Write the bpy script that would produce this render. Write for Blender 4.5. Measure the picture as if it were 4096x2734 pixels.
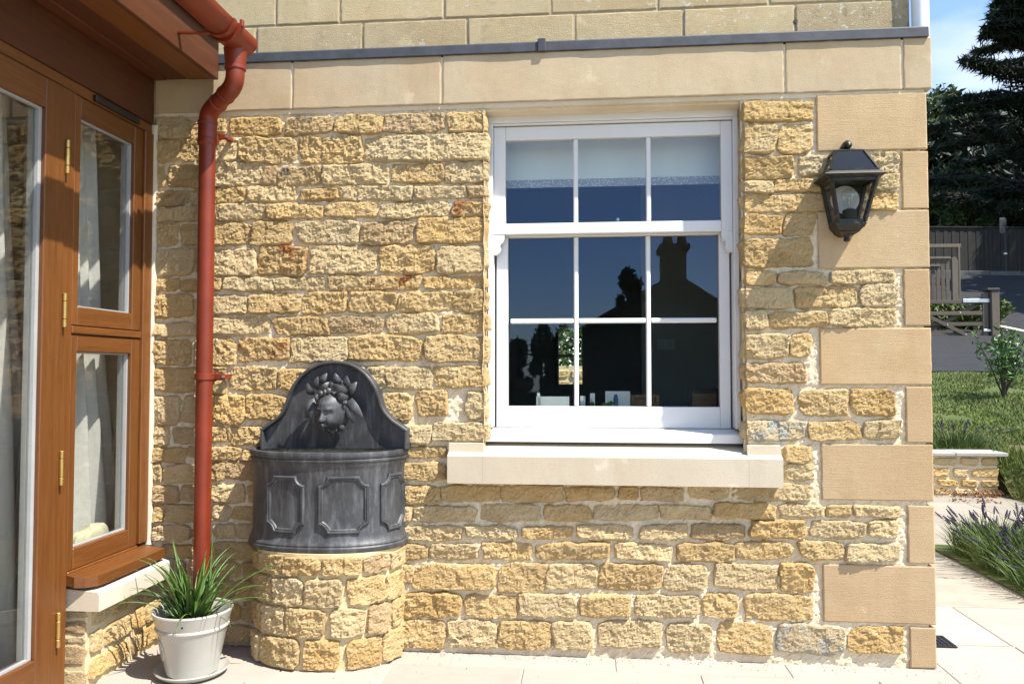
import bpy, math, random
import numpy as np
from mathutils import Vector, Matrix, Euler
for o in list(bpy.data.objects): bpy.data.objects.remove(o)
SC = bpy.context.scene
COL = SC.collection
R = math.radians
# ------------------------------------------------------------------ camera
CAM = np.array([0.0, -3.3, 1.17])
YAW, TILT = R(5.4865), R(2.0135)
cd = bpy.data.cameras.new('camera'); cam = bpy.data.objects.new('camera', cd); COL.objects.link(cam)
cam.location = CAM; cam.rotation_euler = (R(90) + TILT, 0, YAW)
cd.lens = 28.0; cd.sensor_width = 36.0; cd.clip_start = 0.05; cd.clip_end = 2000
SC.camera = cam
# ------------------------------------------------------------------ world and sun
SUN = Vector((2.1, -1.1, 3.6)).normalized()
SUN_EL = math.asin(SUN.z); SUN_AZ = math.atan2(SUN.x, SUN.y)
world = bpy.data.worlds.new('World'); SC.world = world; world.use_nodes = True
wn = world.node_tree.nodes; wl = world.node_tree.links
wn.clear()
w_out = wn.new('ShaderNodeOutputWorld'); w_bg = wn.new('ShaderNodeBackground')
w_sky = wn.new('ShaderNodeTexSky'); w_sky.sky_type = 'NISHITA'; w_sky.sun_disc = False
w_sky.sun_elevation = SUN_EL; w_sky.sun_rotation = SUN_AZ
w_sky.air_density = 1.0; w_sky.dust_density = 0.25; w_sky.ozone_density = 2.6; w_sky.altitude = 100
w_tc = wn.new('ShaderNodeTexCoord'); w_map = wn.new('ShaderNodeMapping'); w_map.inputs['Scale'].default_value = (1.0, 1.0, 2.2)
w_map.inputs['Location'].default_value = (2.96, 1.88, 1.84)
w_no = wn.new('ShaderNodeTexNoise'); w_no.inputs['Scale'].default_value = 2.6; w_no.inputs['Detail'].default_value = 7; w_no.inputs['Roughness'].default_value = 0.55
w_rp = wn.new('ShaderNodeValToRGB'); w_rp.color_ramp.elements[0].position = 0.53; w_rp.color_ramp.elements[1].position = 0.72
w_rp.color_ramp.elements[1].color = (0.8, 0.8, 0.8, 1)
w_mx = wn.new('ShaderNodeMix'); w_mx.data_type = 'RGBA'
w_mx.inputs[7].default_value = (4.0, 4.25, 4.7, 1)
wl.new(w_tc.outputs['Generated'], w_map.inputs[0]); wl.new(w_map.outputs[0], w_no.inputs['Vector'])
wl.new(w_no.outputs['Fac'], w_rp.inputs[0]); wl.new(w_rp.outputs[0], w_mx.inputs[0]); wl.new(w_sky.outputs[0], w_mx.inputs[6])
wl.new(w_mx.outputs[2], w_bg.inputs[0]); w_bg.inputs[1].default_value = 0.125
wl.new(w_bg.outputs[0], w_out.inputs[0])
sl = bpy.data.lights.new('sun', 'SUN'); sun = bpy.data.objects.new('sun', sl); COL.objects.link(sun)
sl.energy = 4.3; sl.angle = R(0.5); sl.color = (1.0, 0.95, 0.865)
sun.rotation_euler = SUN.to_track_quat('Z', 'Y').to_euler(); sun.location = (6, -4, 9)
SC.view_settings.view_transform = 'Standard'; SC.view_settings.look = 'None'
SC.view_settings.exposure = 1.2; SC.view_settings.gamma = 1.0; SC.view_settings.use_curve_mapping = False
SC.render.engine = 'CYCLES'
SC.cycles.max_bounces = 8; SC.cycles.diffuse_bounces = 3; SC.cycles.glossy_bounces = 4; SC.cycles.transparent_max_bounces = 16; SC.cycles.caustics_reflective = False; SC.cycles.caustics_refractive = False
# ------------------------------------------------------------------ pixel to place (photograph 4096 x 2734)
FOC = 28 / 36 * 4096
_F = np.array([-math.sin(YAW) * math.cos(TILT), math.cos(YAW) * math.cos(TILT), math.sin(TILT)])
_R = np.array([math.cos(YAW), math.sin(YAW), 0]); _U = np.cross(_R, _F)
def ray(u, v): return _F * FOC + _R * (u - 2048) - _U * (v - 1367)
def onY(u, v, y=0.0):
    d = ray(u, v); return CAM + d * ((y - CAM[1]) / d[1])
def onX(u, v, x):
    d = ray(u, v); return CAM + d * ((x - CAM[0]) / d[0])
def onZ(u, v, z=0.0):
    d = ray(u, v); return CAM + d * ((z - CAM[2]) / d[2])
def proj(p):
    q = np.asarray(p, float) - CAM; w = q.dot(_F)
    return 2048 + FOC * q.dot(_R) / w, 1367 - FOC * q.dot(_U) / w
K = 4096 / 2349
# ------------------------------------------------------------------ noise
_rs = np.random.RandomState(7); _perm = np.concatenate([_rs.permutation(256)] * 3)
_gr = _rs.normal(size=(256, 3)); _gr /= np.linalg.norm(_gr, axis=1)[:, None]
def perlin(p):
    p = np.asarray(p, float); i = np.floor(p).astype(int); f = p - i; i &= 255
    u = f * f * f * (f * (f * 6 - 15) + 10)
    def g(a, b, c):
        h = _perm[_perm[_perm[i[:, 0] + a] + i[:, 1] + b] + i[:, 2] + c]
        return (_gr[h] * (f - np.array([a, b, c]))).sum(1)
    def L(a, b, t): return a + (b - a) * t
    x, y, z = u[:, 0], u[:, 1], u[:, 2]
    return L(L(L(g(0,0,0), g(1,0,0), x), L(g(0,1,0), g(1,1,0), x), y), L(L(g(0,0,1), g(1,0,1), x), L(g(0,1,1), g(1,1,1), x), y), z) * 1.5
def noise2(a, b, s, seed): return perlin(np.stack([a / s, b / s, np.full_like(a, seed * 7.31 + .37)], 1))
# ------------------------------------------------------------------ mesh builder
class MB:
    def __init__(s): s.v = []; s.f = []
    def add(s, v, f):
        n = len(s.v); s.v += [tuple(map(float, p)) for p in v]; s.f += [tuple(i + n for i in q) for q in f]; return s
    def box(s, x0, x1, y0, y1, z0, z1, c=0.0):
        if c <= 0:
            v = [(x, y, z) for x in (x0, x1) for y in (y0, y1) for z in (z0, z1)]
            return s.add(v, [(0,1,3,2), (4,6,7,5), (0,4,5,1), (2,3,7,6), (0,2,6,4), (1,5,7,3)])
        v = []; idx = {}
        X = (x0, x1); Y = (y0, y1); Z = (z0, z1); sg = (1, -1)
        for i in (0, 1):
            for j in (0, 1):
                for k in (0, 1):
                    for a in range(3):
                        p = [X[i] + sg[i] * c, Y[j] + sg[j] * c, Z[k] + sg[k] * c]
                        p[a] = (X[i], Y[j], Z[k])[a]
                        idx[i, j, k, a] = len(v); v.append(p)
        f = []
        for a in range(3):
            b, d = (a + 1) % 3, (a + 2) % 3
            for e in (0, 1):
                q = []
                for (m, n) in ((0, 0), (1, 0), (1, 1), (0, 1)):
                    t = [0, 0, 0]; t[a] = e; t[b] = m; t[d] = n; q.append(idx[t[0], t[1], t[2], a])
                f.append(q if e else q[::-1])
            for m in (0, 1):
                for n in (0, 1):   # edge along axis a at b=m,d=n
                    def I(e, ax):
                        t = [0, 0, 0]; t[a] = e; t[b] = m; t[d] = n; return idx[t[0], t[1], t[2], ax]
                    q = [I(0, b), I(1, b), I(1, d), I(0, d)]
                    f.append(q if (m == n) else q[::-1])
        for i in (0, 1):
            for j in (0, 1):
                for k in (0, 1):
                    q = [idx[i, j, k, 0], idx[i, j, k, 1], idx[i, j, k, 2]]
                    f.append(q if (i + j + k) % 2 else q[::-1])
        return s.add(v, f)
    def frustum(s, z0, r0, z1, r1):   # r = (x0,x1,y0,y1)
        v = [(r[a], r[b], z) for z, r in ((z0, r0), (z1, r1)) for a, b in ((0, 2), (1, 2), (1, 3), (0, 3))]
        return s.add(v, [(3,2,1,0), (4,5,6,7), (0,1,5,4), (1,2,6,5), (2,3,7,6), (3,0,4,7)])
    def tube(s, pts, rad, n=12, cap=True):
        pts = [Vector(p) for p in pts]; m = len(pts)
        rad = [rad] * m if not hasattr(rad, '__len__') else rad
        up = None; V = []; F = []
        for i, p in enumerate(pts):
            t = (pts[min(i + 1, m - 1)] - pts[max(i - 1, 0)]).normalized()
            if up is None:
                up = t.orthogonal().normalized()
            up = (up - t * up.dot(t)).normalized(); w = t.cross(up)
            for k in range(n):
                a = 2 * math.pi * k / n; V.append(p + (up * math.cos(a) + w * math.sin(a)) * rad[i])
        for i in range(m - 1):
            for k in range(n):
                F.append((i * n + k, i * n + (k + 1) % n, (i + 1) * n + (k + 1) % n, (i + 1) * n + k))
        if cap: F.append(tuple(range(n))[::-1]); F.append(tuple((m - 1) * n + k for k in range(n)))
        return s.add(V, F)
    def lathe(s, prof, c=(0, 0, 0), n=32):
        V = []; F = []; m = len(prof)
        for r, z in prof:
            for k in range(n):
                a = 2 * math.pi * k / n; V.append((c[0] + r * math.cos(a), c[1] + r * math.sin(a), c[2] + z))
        for i in range(m - 1):
            for k in range(n): F.append((i * n + k, i * n + (k + 1) % n, (i + 1) * n + (k + 1) % n, (i + 1) * n + k))
        F.append(tuple(range(n))[::-1]); F.append(tuple((m - 1) * n + k for k in range(n)))
        return s.add(V, F)
    def bar(s, p, q, w, h, up=(0, 0, 1)):   # rectangular bar from p to q
        p = Vector(p); q = Vector(q); t = (q - p).normalized(); up = Vector(up)
        sd = t.cross(up).normalized(); up = sd.cross(t)
        V = [e + sd * a * w / 2 + up * b * h / 2 for e in (p, q) for a, b in ((-1, -1), (1, -1), (1, 1), (-1, 1))]
        return s.add(V, [(3,2,1,0), (4,5,6,7), (0,1,5,4), (1,2,6,5), (2,3,7,6), (3,0,4,7)])
    def prism(s, poly, fn, d0, d1):   # 2D polygon extruded between d0 and d1; fn(a,b,d)->xyz
        n = len(poly)
        V = [fn(a, b, d0) for a, b in poly] + [fn(a, b, d1) for a, b in poly]
        F = [tuple(range(n))[::-1], tuple(range(n, 2 * n))] + [(i, (i + 1) % n, n + (i + 1) % n, n + i) for i in range(n)]
        return s.add(V, F)
WL = {}
def wloc(o):
    if o is None: return Vector((0, 0, 0))
    return WL[o.name]
def link(o, parent, loc):
    COL.objects.link(o); o.parent = parent
    loc = Vector(loc); o.location = loc - wloc(parent); WL[o.name] = loc
    return o
def obj(name, mb, mat, parent=None, loc=(0, 0, 0), smooth=False, fix=True):
    me = bpy.data.meshes.new(name)
    V = mb.v if isinstance(mb, MB) else mb[0]; F = mb.f if isinstance(mb, MB) else mb[1]
    me.from_pydata([(p[0] - loc[0], p[1] - loc[1], p[2] - loc[2]) for p in V] if any(loc) else V, [], F)
    if fix:
        import bmesh
        bm = bmesh.new(); bm.from_mesh(me); bmesh.ops.recalc_face_normals(bm, faces=bm.faces); bm.to_mesh(me); bm.free()
    if smooth is True:
        me.polygons.foreach_set('use_smooth', [True] * len(me.polygons))
    elif smooth:
        me.polygons.foreach_set('use_smooth', [True] * len(me.polygons)); me.set_sharp_from_angle(angle=R(smooth))
    me.materials.append(M[mat] if isinstance(mat, str) else mat)
    o = bpy.data.objects.new(name, me)
    return link(o, parent, loc)
def tag(o, label, cat, group=None):
    o['label'] = label; o['category'] = cat
    if group: o['group'] = group
    return o
def thing(name, label, cat, loc=(0, 0, 0), group=None):
    o = bpy.data.objects.new(name, None); o.empty_display_size = 0.1
    link(o, None, loc); return tag(o, label, cat, group)
def struct(o): o['kind'] = 'structure'; return o
def stuff(o): o['kind'] = 'stuff'; return o
def inst(name, src, parent, loc, rot=(0, 0, 0), sc=(1, 1, 1)):
    o = bpy.data.objects.new(name, src.data if hasattr(src, 'data') else src)
    link(o, parent, loc); o.rotation_euler = rot; o.scale = sc; return o
# ------------------------------------------------------------------ materials
M = {}
def nodes(name):
    m = bpy.data.materials.new(name); m.use_nodes = True; M[name] = m
    nt = m.node_tree; return m, nt.nodes, nt.links, nt.nodes['Principled BSDF']
def mixc(nn, ll, fac, a, b, mode='MIX'):
    x = nn.new('ShaderNodeMix'); x.data_type = 'RGBA'; x.blend_type = mode
    for i, v in ((0, fac), (6, a), (7, b)):
        if isinstance(v, (int, float)): x.inputs[i].default_value = v
        elif isinstance(v, tuple): x.inputs[i].default_value = v if len(v) == 4 else v + (1,)
        else: ll.new(v, x.inputs[i])
    return x.outputs[2]
def tex(nn, ll, kind, vec, scale, detail=3, rough=.55, **kw):
    t = nn.new('ShaderNodeTex' + kind); t.inputs['Scale'].default_value = scale
    if 'Detail' in t.inputs: t.inputs['Detail'].default_value = detail
    if 'Roughness' in t.inputs: t.inputs['Roughness'].default_value = rough
    for k_, v in kw.items(): t.inputs[k_].default_value = v
    ll.new(vec, t.inputs['Vector']); return t.outputs['Fac'] if 'Fac' in t.outputs else t.outputs['Distance']
def ramp(nn, ll, fac, *st):
    r = nn.new('ShaderNodeValToRGB'); e = r.color_ramp.elements
    while len(e) < len(st): e.new(.5)
    for i, (p, c) in enumerate(st):
        e[i].position = p; e[i].color = (c, c, c, 1) if isinstance(c, (int, float)) else c + (1,)
    ll.new(fac, r.inputs[0]); return r.outputs[0]
def coords(nn, ll, scale=(1, 1, 1), rnd=True):
    tc = nn.new('ShaderNodeTexCoord'); mp = nn.new('ShaderNodeMapping'); mp.inputs['Scale'].default_value = scale
    ll.new(tc.outputs['Object'], mp.inputs[0])
    oi = nn.new('ShaderNodeObjectInfo')
    if rnd:
        mu = nn.new('ShaderNodeMath'); mu.operation = 'MULTIPLY'; mu.inputs[1].default_value = 37.0
        ll.new(oi.outputs['Random'], mu.inputs[0]); ll.new(mu.outputs[0], mp.inputs['Location'])
    return mp.outputs[0], oi.outputs['Random']
def bump(nn, ll, b, h, dist, strength=1.0, prev=None):
    x = nn.new('ShaderNodeBump'); x.inputs['Distance'].default_value = dist; x.inputs['Strength'].default_value = strength
    ll.new(h, x.inputs['Height'])
    if prev is not None: ll.new(prev, x.inputs['Normal'])
    ll.new(x.outputs[0], b.inputs['Normal']); return x.outputs[0]
def rubble(name, pale, mid, deep, patch=None, plo=.56, band=1.0):
    m, nn, ll, b = nodes(name)
    v, rnd = coords(nn, ll, (1, 1, 1))
    vb, _ = coords(nn, ll, (1.0, 1.0, 3.2))
    n1 = tex(nn, ll, 'Noise', vb, 14, 5, .6); n2 = tex(nn, ll, 'Noise', v, 55, 4, .6); n3 = tex(nn, ll, 'Noise', v, 6, 3, .5)
    c = ramp(nn, ll, n1, (.28, deep), (.5, mid), (.72, pale))
    c = mixc(nn, ll, ramp(nn, ll, n2, (.35, 0.0), (.62, .55)), c, mid)
    c = mixc(nn, ll, ramp(nn, ll, n3, (.46, 0.0), (.72, .5)), c, tuple(x * .78 for x in deep), 'MIX')
    sh = ramp(nn, ll, rnd, (0, (.88, .86, .83)), (.35, (1.02, .99, .95)), (.7, (.95, .95, .96)), (1, (1.08, 1.04, .98)))
    c = mixc(nn, ll, 1.0, c, sh, 'MULTIPLY')
    dk = tex(nn, ll, 'Noise', v, 160, 2, .7)
    c = mixc(nn, ll, ramp(nn, ll, dk, (.32, .6), (.42, 0.0)), c, tuple(x * .5 for x in deep))
    if patch:
        pn = tex(nn, ll, 'Noise', v, 11, 4, .55); c = mixc(nn, ll, ramp(nn, ll, pn, (plo, 0.0), (plo + .07, .9)), c, patch)
    ll.new(c, b.inputs['Base Color']); b.inputs['Roughness'].default_value = .95; b.inputs['Specular IOR Level'].default_value = .15
    h1 = tex(nn, ll, 'Noise', v, 130, 6, .75); p = bump(nn, ll, b, h1, .018, .9)
    h2 = tex(nn, ll, 'Noise', v, 330, 3, .6); bump(nn, ll, b, h2, .003, .6, p)
rubble('stone', (.78, .62, .37), (.69, .51, .255), (.60, .405, .175))
rubble('stone_pale', (.81, .68, .445), (.735, .58, .335), (.66, .49, .255))
rubble('stone_brown', (.70, .54, .335), (.60, .44, .245), (.47, .33, .18))
rubble('stone_gold', (.77, .585, .315), (.685, .485, .22), (.60, .385, .15))
rubble('stone_iron', (.77, .60, .35), (.68, .49, .24), (.58, .365, .145), (.38, .145, .048), .56)
rubble('stone_blue', (.74, .63, .43), (.65, .535, .35), (.57, .45, .275), (.45, .45, .385), .52)
rubble('stone_dark', (.71, .555, .335), (.61, .455, .24), (.51, .355, .17), (.20, .165, .115), .57)
def ashlar(name, a, b_, lines=0.0, lichen=0.0, grain=1.0, stain=.35):
    m, nn, ll, b = nodes(name)
    v, rnd = coords(nn, ll)
    n1 = tex(nn, ll, 'Noise', v, 5, 5, .6); n2 = tex(nn, ll, 'Noise', v, 190, 3, .7); n3 = tex(nn, ll, 'Noise', v, 1.9, 3, .5)
    c = ramp(nn, ll, n1, (.3, a), (.7, b_))
    c = mixc(nn, ll, ramp(nn, ll, n3, (.45, 0.0), (.7, .45)), c, tuple(x * y for x, y in zip(a, (1.03, .90, .76))))
    c = mixc(nn, ll, ramp(nn, ll, n2, (.3, .35), (.45, 0.0)), c, tuple(x * .6 for x in a))
    vst, _ = coords(nn, ll, (1.4, 1.4, .35)); ns_ = tex(nn, ll, 'Noise', vst, 7, 5, .6); c = mixc(nn, ll, ramp(nn, ll, ns_, (.50, 0.0), (.78, stain)), c, tuple(x * y for x, y in zip(a, (.74, .68, .58))))
    npl = tex(nn, ll, 'Noise', v, 8.5, 4, .55); c = mixc(nn, ll, ramp(nn, ll, npl, (.66, 0.0), (.74, .5)), c, tuple(min(.8, x * 1.3) for x in b_))
    sh = ramp(nn, ll, rnd, (0, (.92, .90, .88)), (.5, (1.0, 1.0, 1.0)), (1, (1.06, 1.04, 1.0)))
    c = mixc(nn, ll, 1.0, c, sh, 'MULTIPLY')
    if lichen:
        l1 = tex(nn, ll, 'Noise', v, 34, 5, .7); l0 = tex(nn, ll, 'Noise', v, 2.6, 2, .5)
        mu = nn.new('ShaderNodeMath'); mu.operation = 'MULTIPLY'
        ll.new(ramp(nn, ll, l1, (.58, 0.0), (.64, 1.0)), mu.inputs[0]); ll.new(ramp(nn, ll, l0, (.62 - lichen * .3, 0.0), (.72 - lichen * .2, 1.0)), mu.inputs[1])
        c = mixc(nn, ll, mu.outputs[0], c, (.55, .53, .48))
        l2 = tex(nn, ll, 'Noise', v, 24, 4, .6); c = mixc(nn, ll, ramp(nn, ll, l2, (.56, 0.0), (.72, .5 * lichen)), c, (.13, .11, .07))
    ll.new(c, b.inputs['Base Color']); b.inputs['Roughness'].default_value = .93; b.inputs['Specular IOR Level'].default_value = .2
    h = tex(nn, ll, 'Noise', v, 260, 4, .65); p = bump(nn, ll, b, h, .0028 * grain, .7)
    if lines:
        mp = nn.new('ShaderNodeMapping'); mp.inputs['Scale'].default_value = (.05, .05, 1); tc = nn.new('ShaderNodeTexCoord'); ll.new(tc.outputs['Object'], mp.inputs[0])
        hl = tex(nn, ll, 'Noise', mp.outputs[0], 330, 2, .5); p = bump(nn, ll, b, hl, .002 * lines, .8, p)
ashlar('quoin', (.44, .32, .182), (.50, .375, .228), .45)
ashlar('coping', (.465, .365, .235), (.52, .425, .285), 0.0, 0.0, .6)
ashlar('upper_block', (.445, .36, .215), (.51, .42, .265), .5, .35, 1.5)
ashlar('upper_lichen', (.35, .28, .17), (.45, .37, .24), .3, 1.25, 1.8)
ashlar('sill_stone', (.56, .50, .385), (.62, .56, .445), 0.0, 0.0, .6)
ashlar('sill_pale', (.58, .52, .41), (.63, .58, .475), 0.0, 0.0, .6)
ashlar('garden_slab', (.34, .33, .31), (.42, .41, .38), 0, .2)
def mortar(name, a, b_, bd=.006):
    m, nn, ll, b = nodes(name); v, _ = coords(nn, ll, rnd=False)
    n1 = tex(nn, ll, 'Noise', v, 3.2, 5, .6); n2 = tex(nn, ll, 'Noise', v, 120, 4, .7)
    c = ramp(nn, ll, n1, (.32, a), (.68, b_)); c = mixc(nn, ll, ramp(nn, ll, n2, (.28, .5), (.42, 0.0)), c, tuple(x * .62 for x in a))
    ll.new(c, b.inputs['Base Color']); b.inputs['Roughness'].default_value = 1.0; b.inputs['Specular IOR Level'].default_value = .1
    h = tex(nn, ll, 'Noise', v, 130, 6, .75); p = bump(nn, ll, b, h, bd, .8)
    h = tex(nn, ll, 'Noise', v, 420, 2, .6); bump(nn, ll, b, h, .0025, .7, p)
mortar('mortar', (.70, .58, .385), (.82, .725, .56)); mortar('mortar_gold', (.66, .53, .30), (.74, .62, .40))
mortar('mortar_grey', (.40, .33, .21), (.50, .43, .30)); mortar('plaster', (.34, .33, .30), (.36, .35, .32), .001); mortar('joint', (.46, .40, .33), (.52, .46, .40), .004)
def slabm(name, a, b_, c_):
    m, nn, ll, b = nodes(name); v, rnd = coords(nn, ll); vs, _ = coords(nn, ll, (.5, 1.6, 1))
    n1 = tex(nn, ll, 'Noise', vs, 3.4, 5, .6); n2 = tex(nn, ll, 'Noise', v, 1.4, 3, .5); n3 = tex(nn, ll, 'Noise', v, 150, 3, .7)
    c = ramp(nn, ll, n1, (.3, a), (.7, b_)); c = mixc(nn, ll, ramp(nn, ll, n2, (.45, 0.0), (.7, .8)), c, c_)
    sh = ramp(nn, ll, rnd, (0, (.90, .89, .88)), (.5, (1.0, .99, .97)), (1, (1.06, 1.03, 1.01))); c = mixc(nn, ll, 1.0, c, sh, 'MULTIPLY')
    n4 = tex(nn, ll, 'Noise', v, 7, 6, .7); c = mixc(nn, ll, ramp(nn, ll, n4, (.52, 0.0), (.75, .45)), c, tuple(x * .74 for x in a))
    c = mixc(nn, ll, ramp(nn, ll, n3, (.27, .5), (.36, 0.0)), c, tuple(x * .6 for x in a))
    ll.new(c, b.inputs['Base Color']); b.inputs['Roughness'].default_value = .85; b.inputs['Specular IOR Level'].default_value = .25
    h = tex(nn, ll, 'Noise', vs, 22, 6, .6); bump(nn, ll, b, h, .004, .5)
slabm('slab', (.355, .315, .275), (.40, .36, .32), (.385, .325, .275)); slabm('slab_grey', (.28, .25, .205), (.35, .315, .26), (.27, .245, .205))
def wood(name, a, b_, axis=2, rough=.45, sc=1.0):
    m, nn, ll, b = nodes(name)
    s = [22, 22, 22]; s[axis] = 1.1; v, rnd = coords(nn, ll, tuple(x * sc for x in s))
    n1 = tex(nn, ll, 'Noise', v, 3, 6, .65, Distortion=.6); c = ramp(nn, ll, n1, (.3, a), (.72, b_))
    n2 = tex(nn, ll, 'Noise', v, 14, 3, .6); c = mixc(nn, ll, ramp(nn, ll, n2, (.35, .4), (.5, 0.0)), c, tuple(x * .6 for x in a))
    sh = ramp(nn, ll, rnd, (0, (.86, .86, .86)), (1, (1.1, 1.08, 1.05))); c = mixc(nn, ll, 1.0, c, sh, 'MULTIPLY')
    ll.new(c, b.inputs['Base Color']); b.inputs['Roughness'].default_value = rough
    bump(nn, ll, b, n1, .0012, .35)
for ax, nm in ((2, 'v'), (1, 'h')):
    wood('wood_' + nm, (.115, .037, .007), (.178, .066, .0135), ax)
wood('wood_shaded', (.062, .016, .0036), (.105, .030, .0068), 1, .55); wood('fence_wood', (.021, .020, .019), (.042, .039, .036), 2, .9)  # first wood is the same timber with the eaves' shade in its colour
wood('gate_wood', (.08, .062, .047), (.145, .118, .09), 0, .9); wood('post_wood', (.105, .082, .064), (.185, .15, .12), 2, .9)
wood('frame_wood', (.16, .075, .03), (.24, .12, .05), 0)
def plain(name, col, rough=.5, metal=0.0, spec=.5, var=.08, vs=8, bd=0.0, bs=60, coat=0):
    m, nn, ll, b = nodes(name); v, rnd = coords(nn, ll)
    n = tex(nn, ll, 'Noise', v, vs, 4, .6)
    c = ramp(nn, ll, n, (.3, tuple(x * (1 - var) for x in col)), (.7, tuple(min(1, x * (1 + var)) for x in col)))
    ll.new(c, b.inputs['Base Color']); b.inputs['Roughness'].default_value = rough; b.inputs['Metallic'].default_value = metal
    b.inputs['Specular IOR Level'].default_value = spec; b.inputs['Coat Weight'].default_value = coat
    if bd: bump(nn, ll, b, tex(nn, ll, 'Noise', v, bs, 4, .6), bd, .6)
    return m
plain('white_paint', (.68, .68, .675), .4, var=.03, vs=5, bd=.0004, bs=40); plain('white_pvc', (.82, .83, .83), .35, var=.02)
plain('pipe_red', (.175, .024, .007), .42, var=.20, vs=6, bd=.0003, bs=50); plain('glazed', (.43, .42, .375), .25, var=.05, vs=9, coat=.3)
plain('soil', (.035, .025, .018), 1, bd=.01, bs=80); plain('brass', (.55, .36, .12), .32, .9, var=.1, vs=40); plain('steel', (.55, .56, .57), .4, .9)
plain('lead_sheet', (.050, .054, .064), .6, .15, var=.25, vs=16, bd=.0015, bs=30); plain('black_plastic', (.012, .012, .012), .5); plain('rubber', (.02, .02, .02), .6)
plain('grey_gasket', (.42, .43, .43), .4, .2); plain('curtain', (.74, .735, .70), .95, var=.06, vs=60, bd=.001, bs=400); plain('cushion', (.74, .71, .50), .95, var=.08, bd=.002, bs=90)
plain('blind', (.82, .84, .80), .9, var=.02); plain('card', (.72, .72, .70), .7, var=.02); plain('ink_blue', (.03, .11, .2), .6); plain('ink', (.03, .03, .035), .6)
plain('asphalt', (.016, .016, .017), .9, var=.3, vs=3, bd=.004, bs=200); plain('kerb', (.10, .10, .10), .9, var=.2); plain('road_paint', (.6, .58, .48), .8, var=.15, vs=30)
plain('leaf_strap', (.080, .150, .028), .4, var=.35, vs=30); plain('leaf_dark', (.012, .024, .010), .6, var=.45, vs=1.5); plain('leaf_cedar', (.011, .021, .009), .7, var=.5, vs=2)
plain('leaf_mid', (.040, .064, .012), .6, var=.4, vs=1.2); plain('leaf_laurel', (.065, .145, .025), .4, var=.35, vs=10); plain('leaf_yellow', (.085, .12, .02), .6, var=.35, vs=8)
plain('leaf_lavender', (.080, .125, .030), .8, var=.35, vs=9); plain('lavender_purple', (.026, .020, .046), .8, var=.4, vs=60); plain('bark', (.06, .045, .035), .95, var=.3, vs=5, bd=.02, bs=10)
plain('grass_blade', (.105, .140, .022), .7, var=.45, vs=2.0); plain('house_wall', (.13, .105, .07), .95, var=.15, vs=1); plain('roof_slate', (.025, .025, .028), .7, var=.2); plain('roof_tile', (.16, .06, .04), .8, var=.25, vs=4)
plain('dark_glass', (.01, .012, .014), .08); plain('brick_dark', (.10, .07, .05), .95, var=.3, vs=3); plain('flower_pink', (.5, .14, .2), .8); plain('flower_white', (.65, .65, .62), .8)
plain('dry_leaf', (.22, .10, .05), .95, var=.3, vs=50); plain('tungsten', (.3, .3, .3), .3, .8); plain('reflector', (.88, .89, .90), .35, 0, var=.02); plain('switch_plate', (.45, .45, .43), .5)
def leadm():
    m, nn, ll, b = nodes('lead'); v, _ = coords(nn, ll); vs, _ = coords(nn, ll, (1, 1, .2))
    st = tex(nn, ll, 'Noise', vs, 32, 7, .72); cl = tex(nn, ll, 'Noise', v, 9, 5, .6); sp = tex(nn, ll, 'Noise', v, 130, 3, .7)
    c = ramp(nn, ll, cl, (.3, (.036, .037, .040)), (.7, (.080, .082, .087)))
    c = mixc(nn, ll, ramp(nn, ll, st, (.49, 0.0), (.70, .6)), c, (.19, .195, .205))
    c = mixc(nn, ll, ramp(nn, ll, sp, (.64, 0.0), (.74, .5)), c, (.19, .20, .21))
    ll.new(c, b.inputs['Base Color']); b.inputs['Roughness'].default_value = .52; b.inputs['Metallic'].default_value = .3
    p = bump(nn, ll, b, cl, .004, .3); bump(nn, ll, b, sp, .0012, .4, p)
leadm()
def bronzem():
    m, nn, ll, b = nodes('lantern_black'); v, _ = coords(nn, ll)
    n = tex(nn, ll, 'Noise', v, 60, 4, .7); c = ramp(nn, ll, n, (.52, (.007, .007, .006)), (.78, (.11, .085, .035)))
    ll.new(c, b.inputs['Base Color']); b.inputs['Roughness'].default_value = .45; bump(nn, ll, b, n, .001, .4)
bronzem()
def glassm(name, base, tint, rough=0.0, coat=(1, 1, 1)):
    m, nn, ll, b = nodes(name); nn.remove(b); out = nn['Material Output']
    tr = nn.new('ShaderNodeBsdfTransparent'); tr.inputs[0].default_value = tint + (1,)
    gl = nn.new('ShaderNodeBsdfGlossy'); gl.inputs['Roughness'].default_value = rough; gl.inputs[0].default_value = coat + (1,)
    ge = nn.new('ShaderNodeNewGeometry'); d = nn.new('ShaderNodeVectorMath'); d.operation = 'DOT_PRODUCT'
    ll.new(ge.outputs['Incoming'], d.inputs[0]); ll.new(ge.outputs['Normal'], d.inputs[1])
    def mth(op, a, bb):
        x = nn.new('ShaderNodeMath'); x.operation = op
        for i, q in enumerate((a, bb)):
            if q is None: continue
            if isinstance(q, (int, float)): x.inputs[i].default_value = q
            else: ll.new(q, x.inputs[i])
        return x.outputs[0]
    c = mth('ABSOLUTE', d.outputs['Value'], None); c = mth('SUBTRACT', 1.0, c); c = mth('POWER', c, 5.0)
    c = mth('MULTIPLY', c, 1 - base); c = mth('ADD', c, base)
    mx = nn.new('ShaderNodeMixShader'); ll.new(c, mx.inputs[0]); ll.new(tr.outputs[0], mx.inputs[1]); ll.new(gl.outputs[0], mx.inputs[2]); ll.new(mx.outputs[0], out.inputs[0])
glassm('glass', .052, (.92, .95, .94), 0.0, (.40, .52, .78)); glassm('glass_door', .07, (.87, .875, .86)); glassm('glass_bulb', .14, (.95, .96, .96)); glassm('glass_lantern', .004, (.82, .83, .83))
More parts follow.
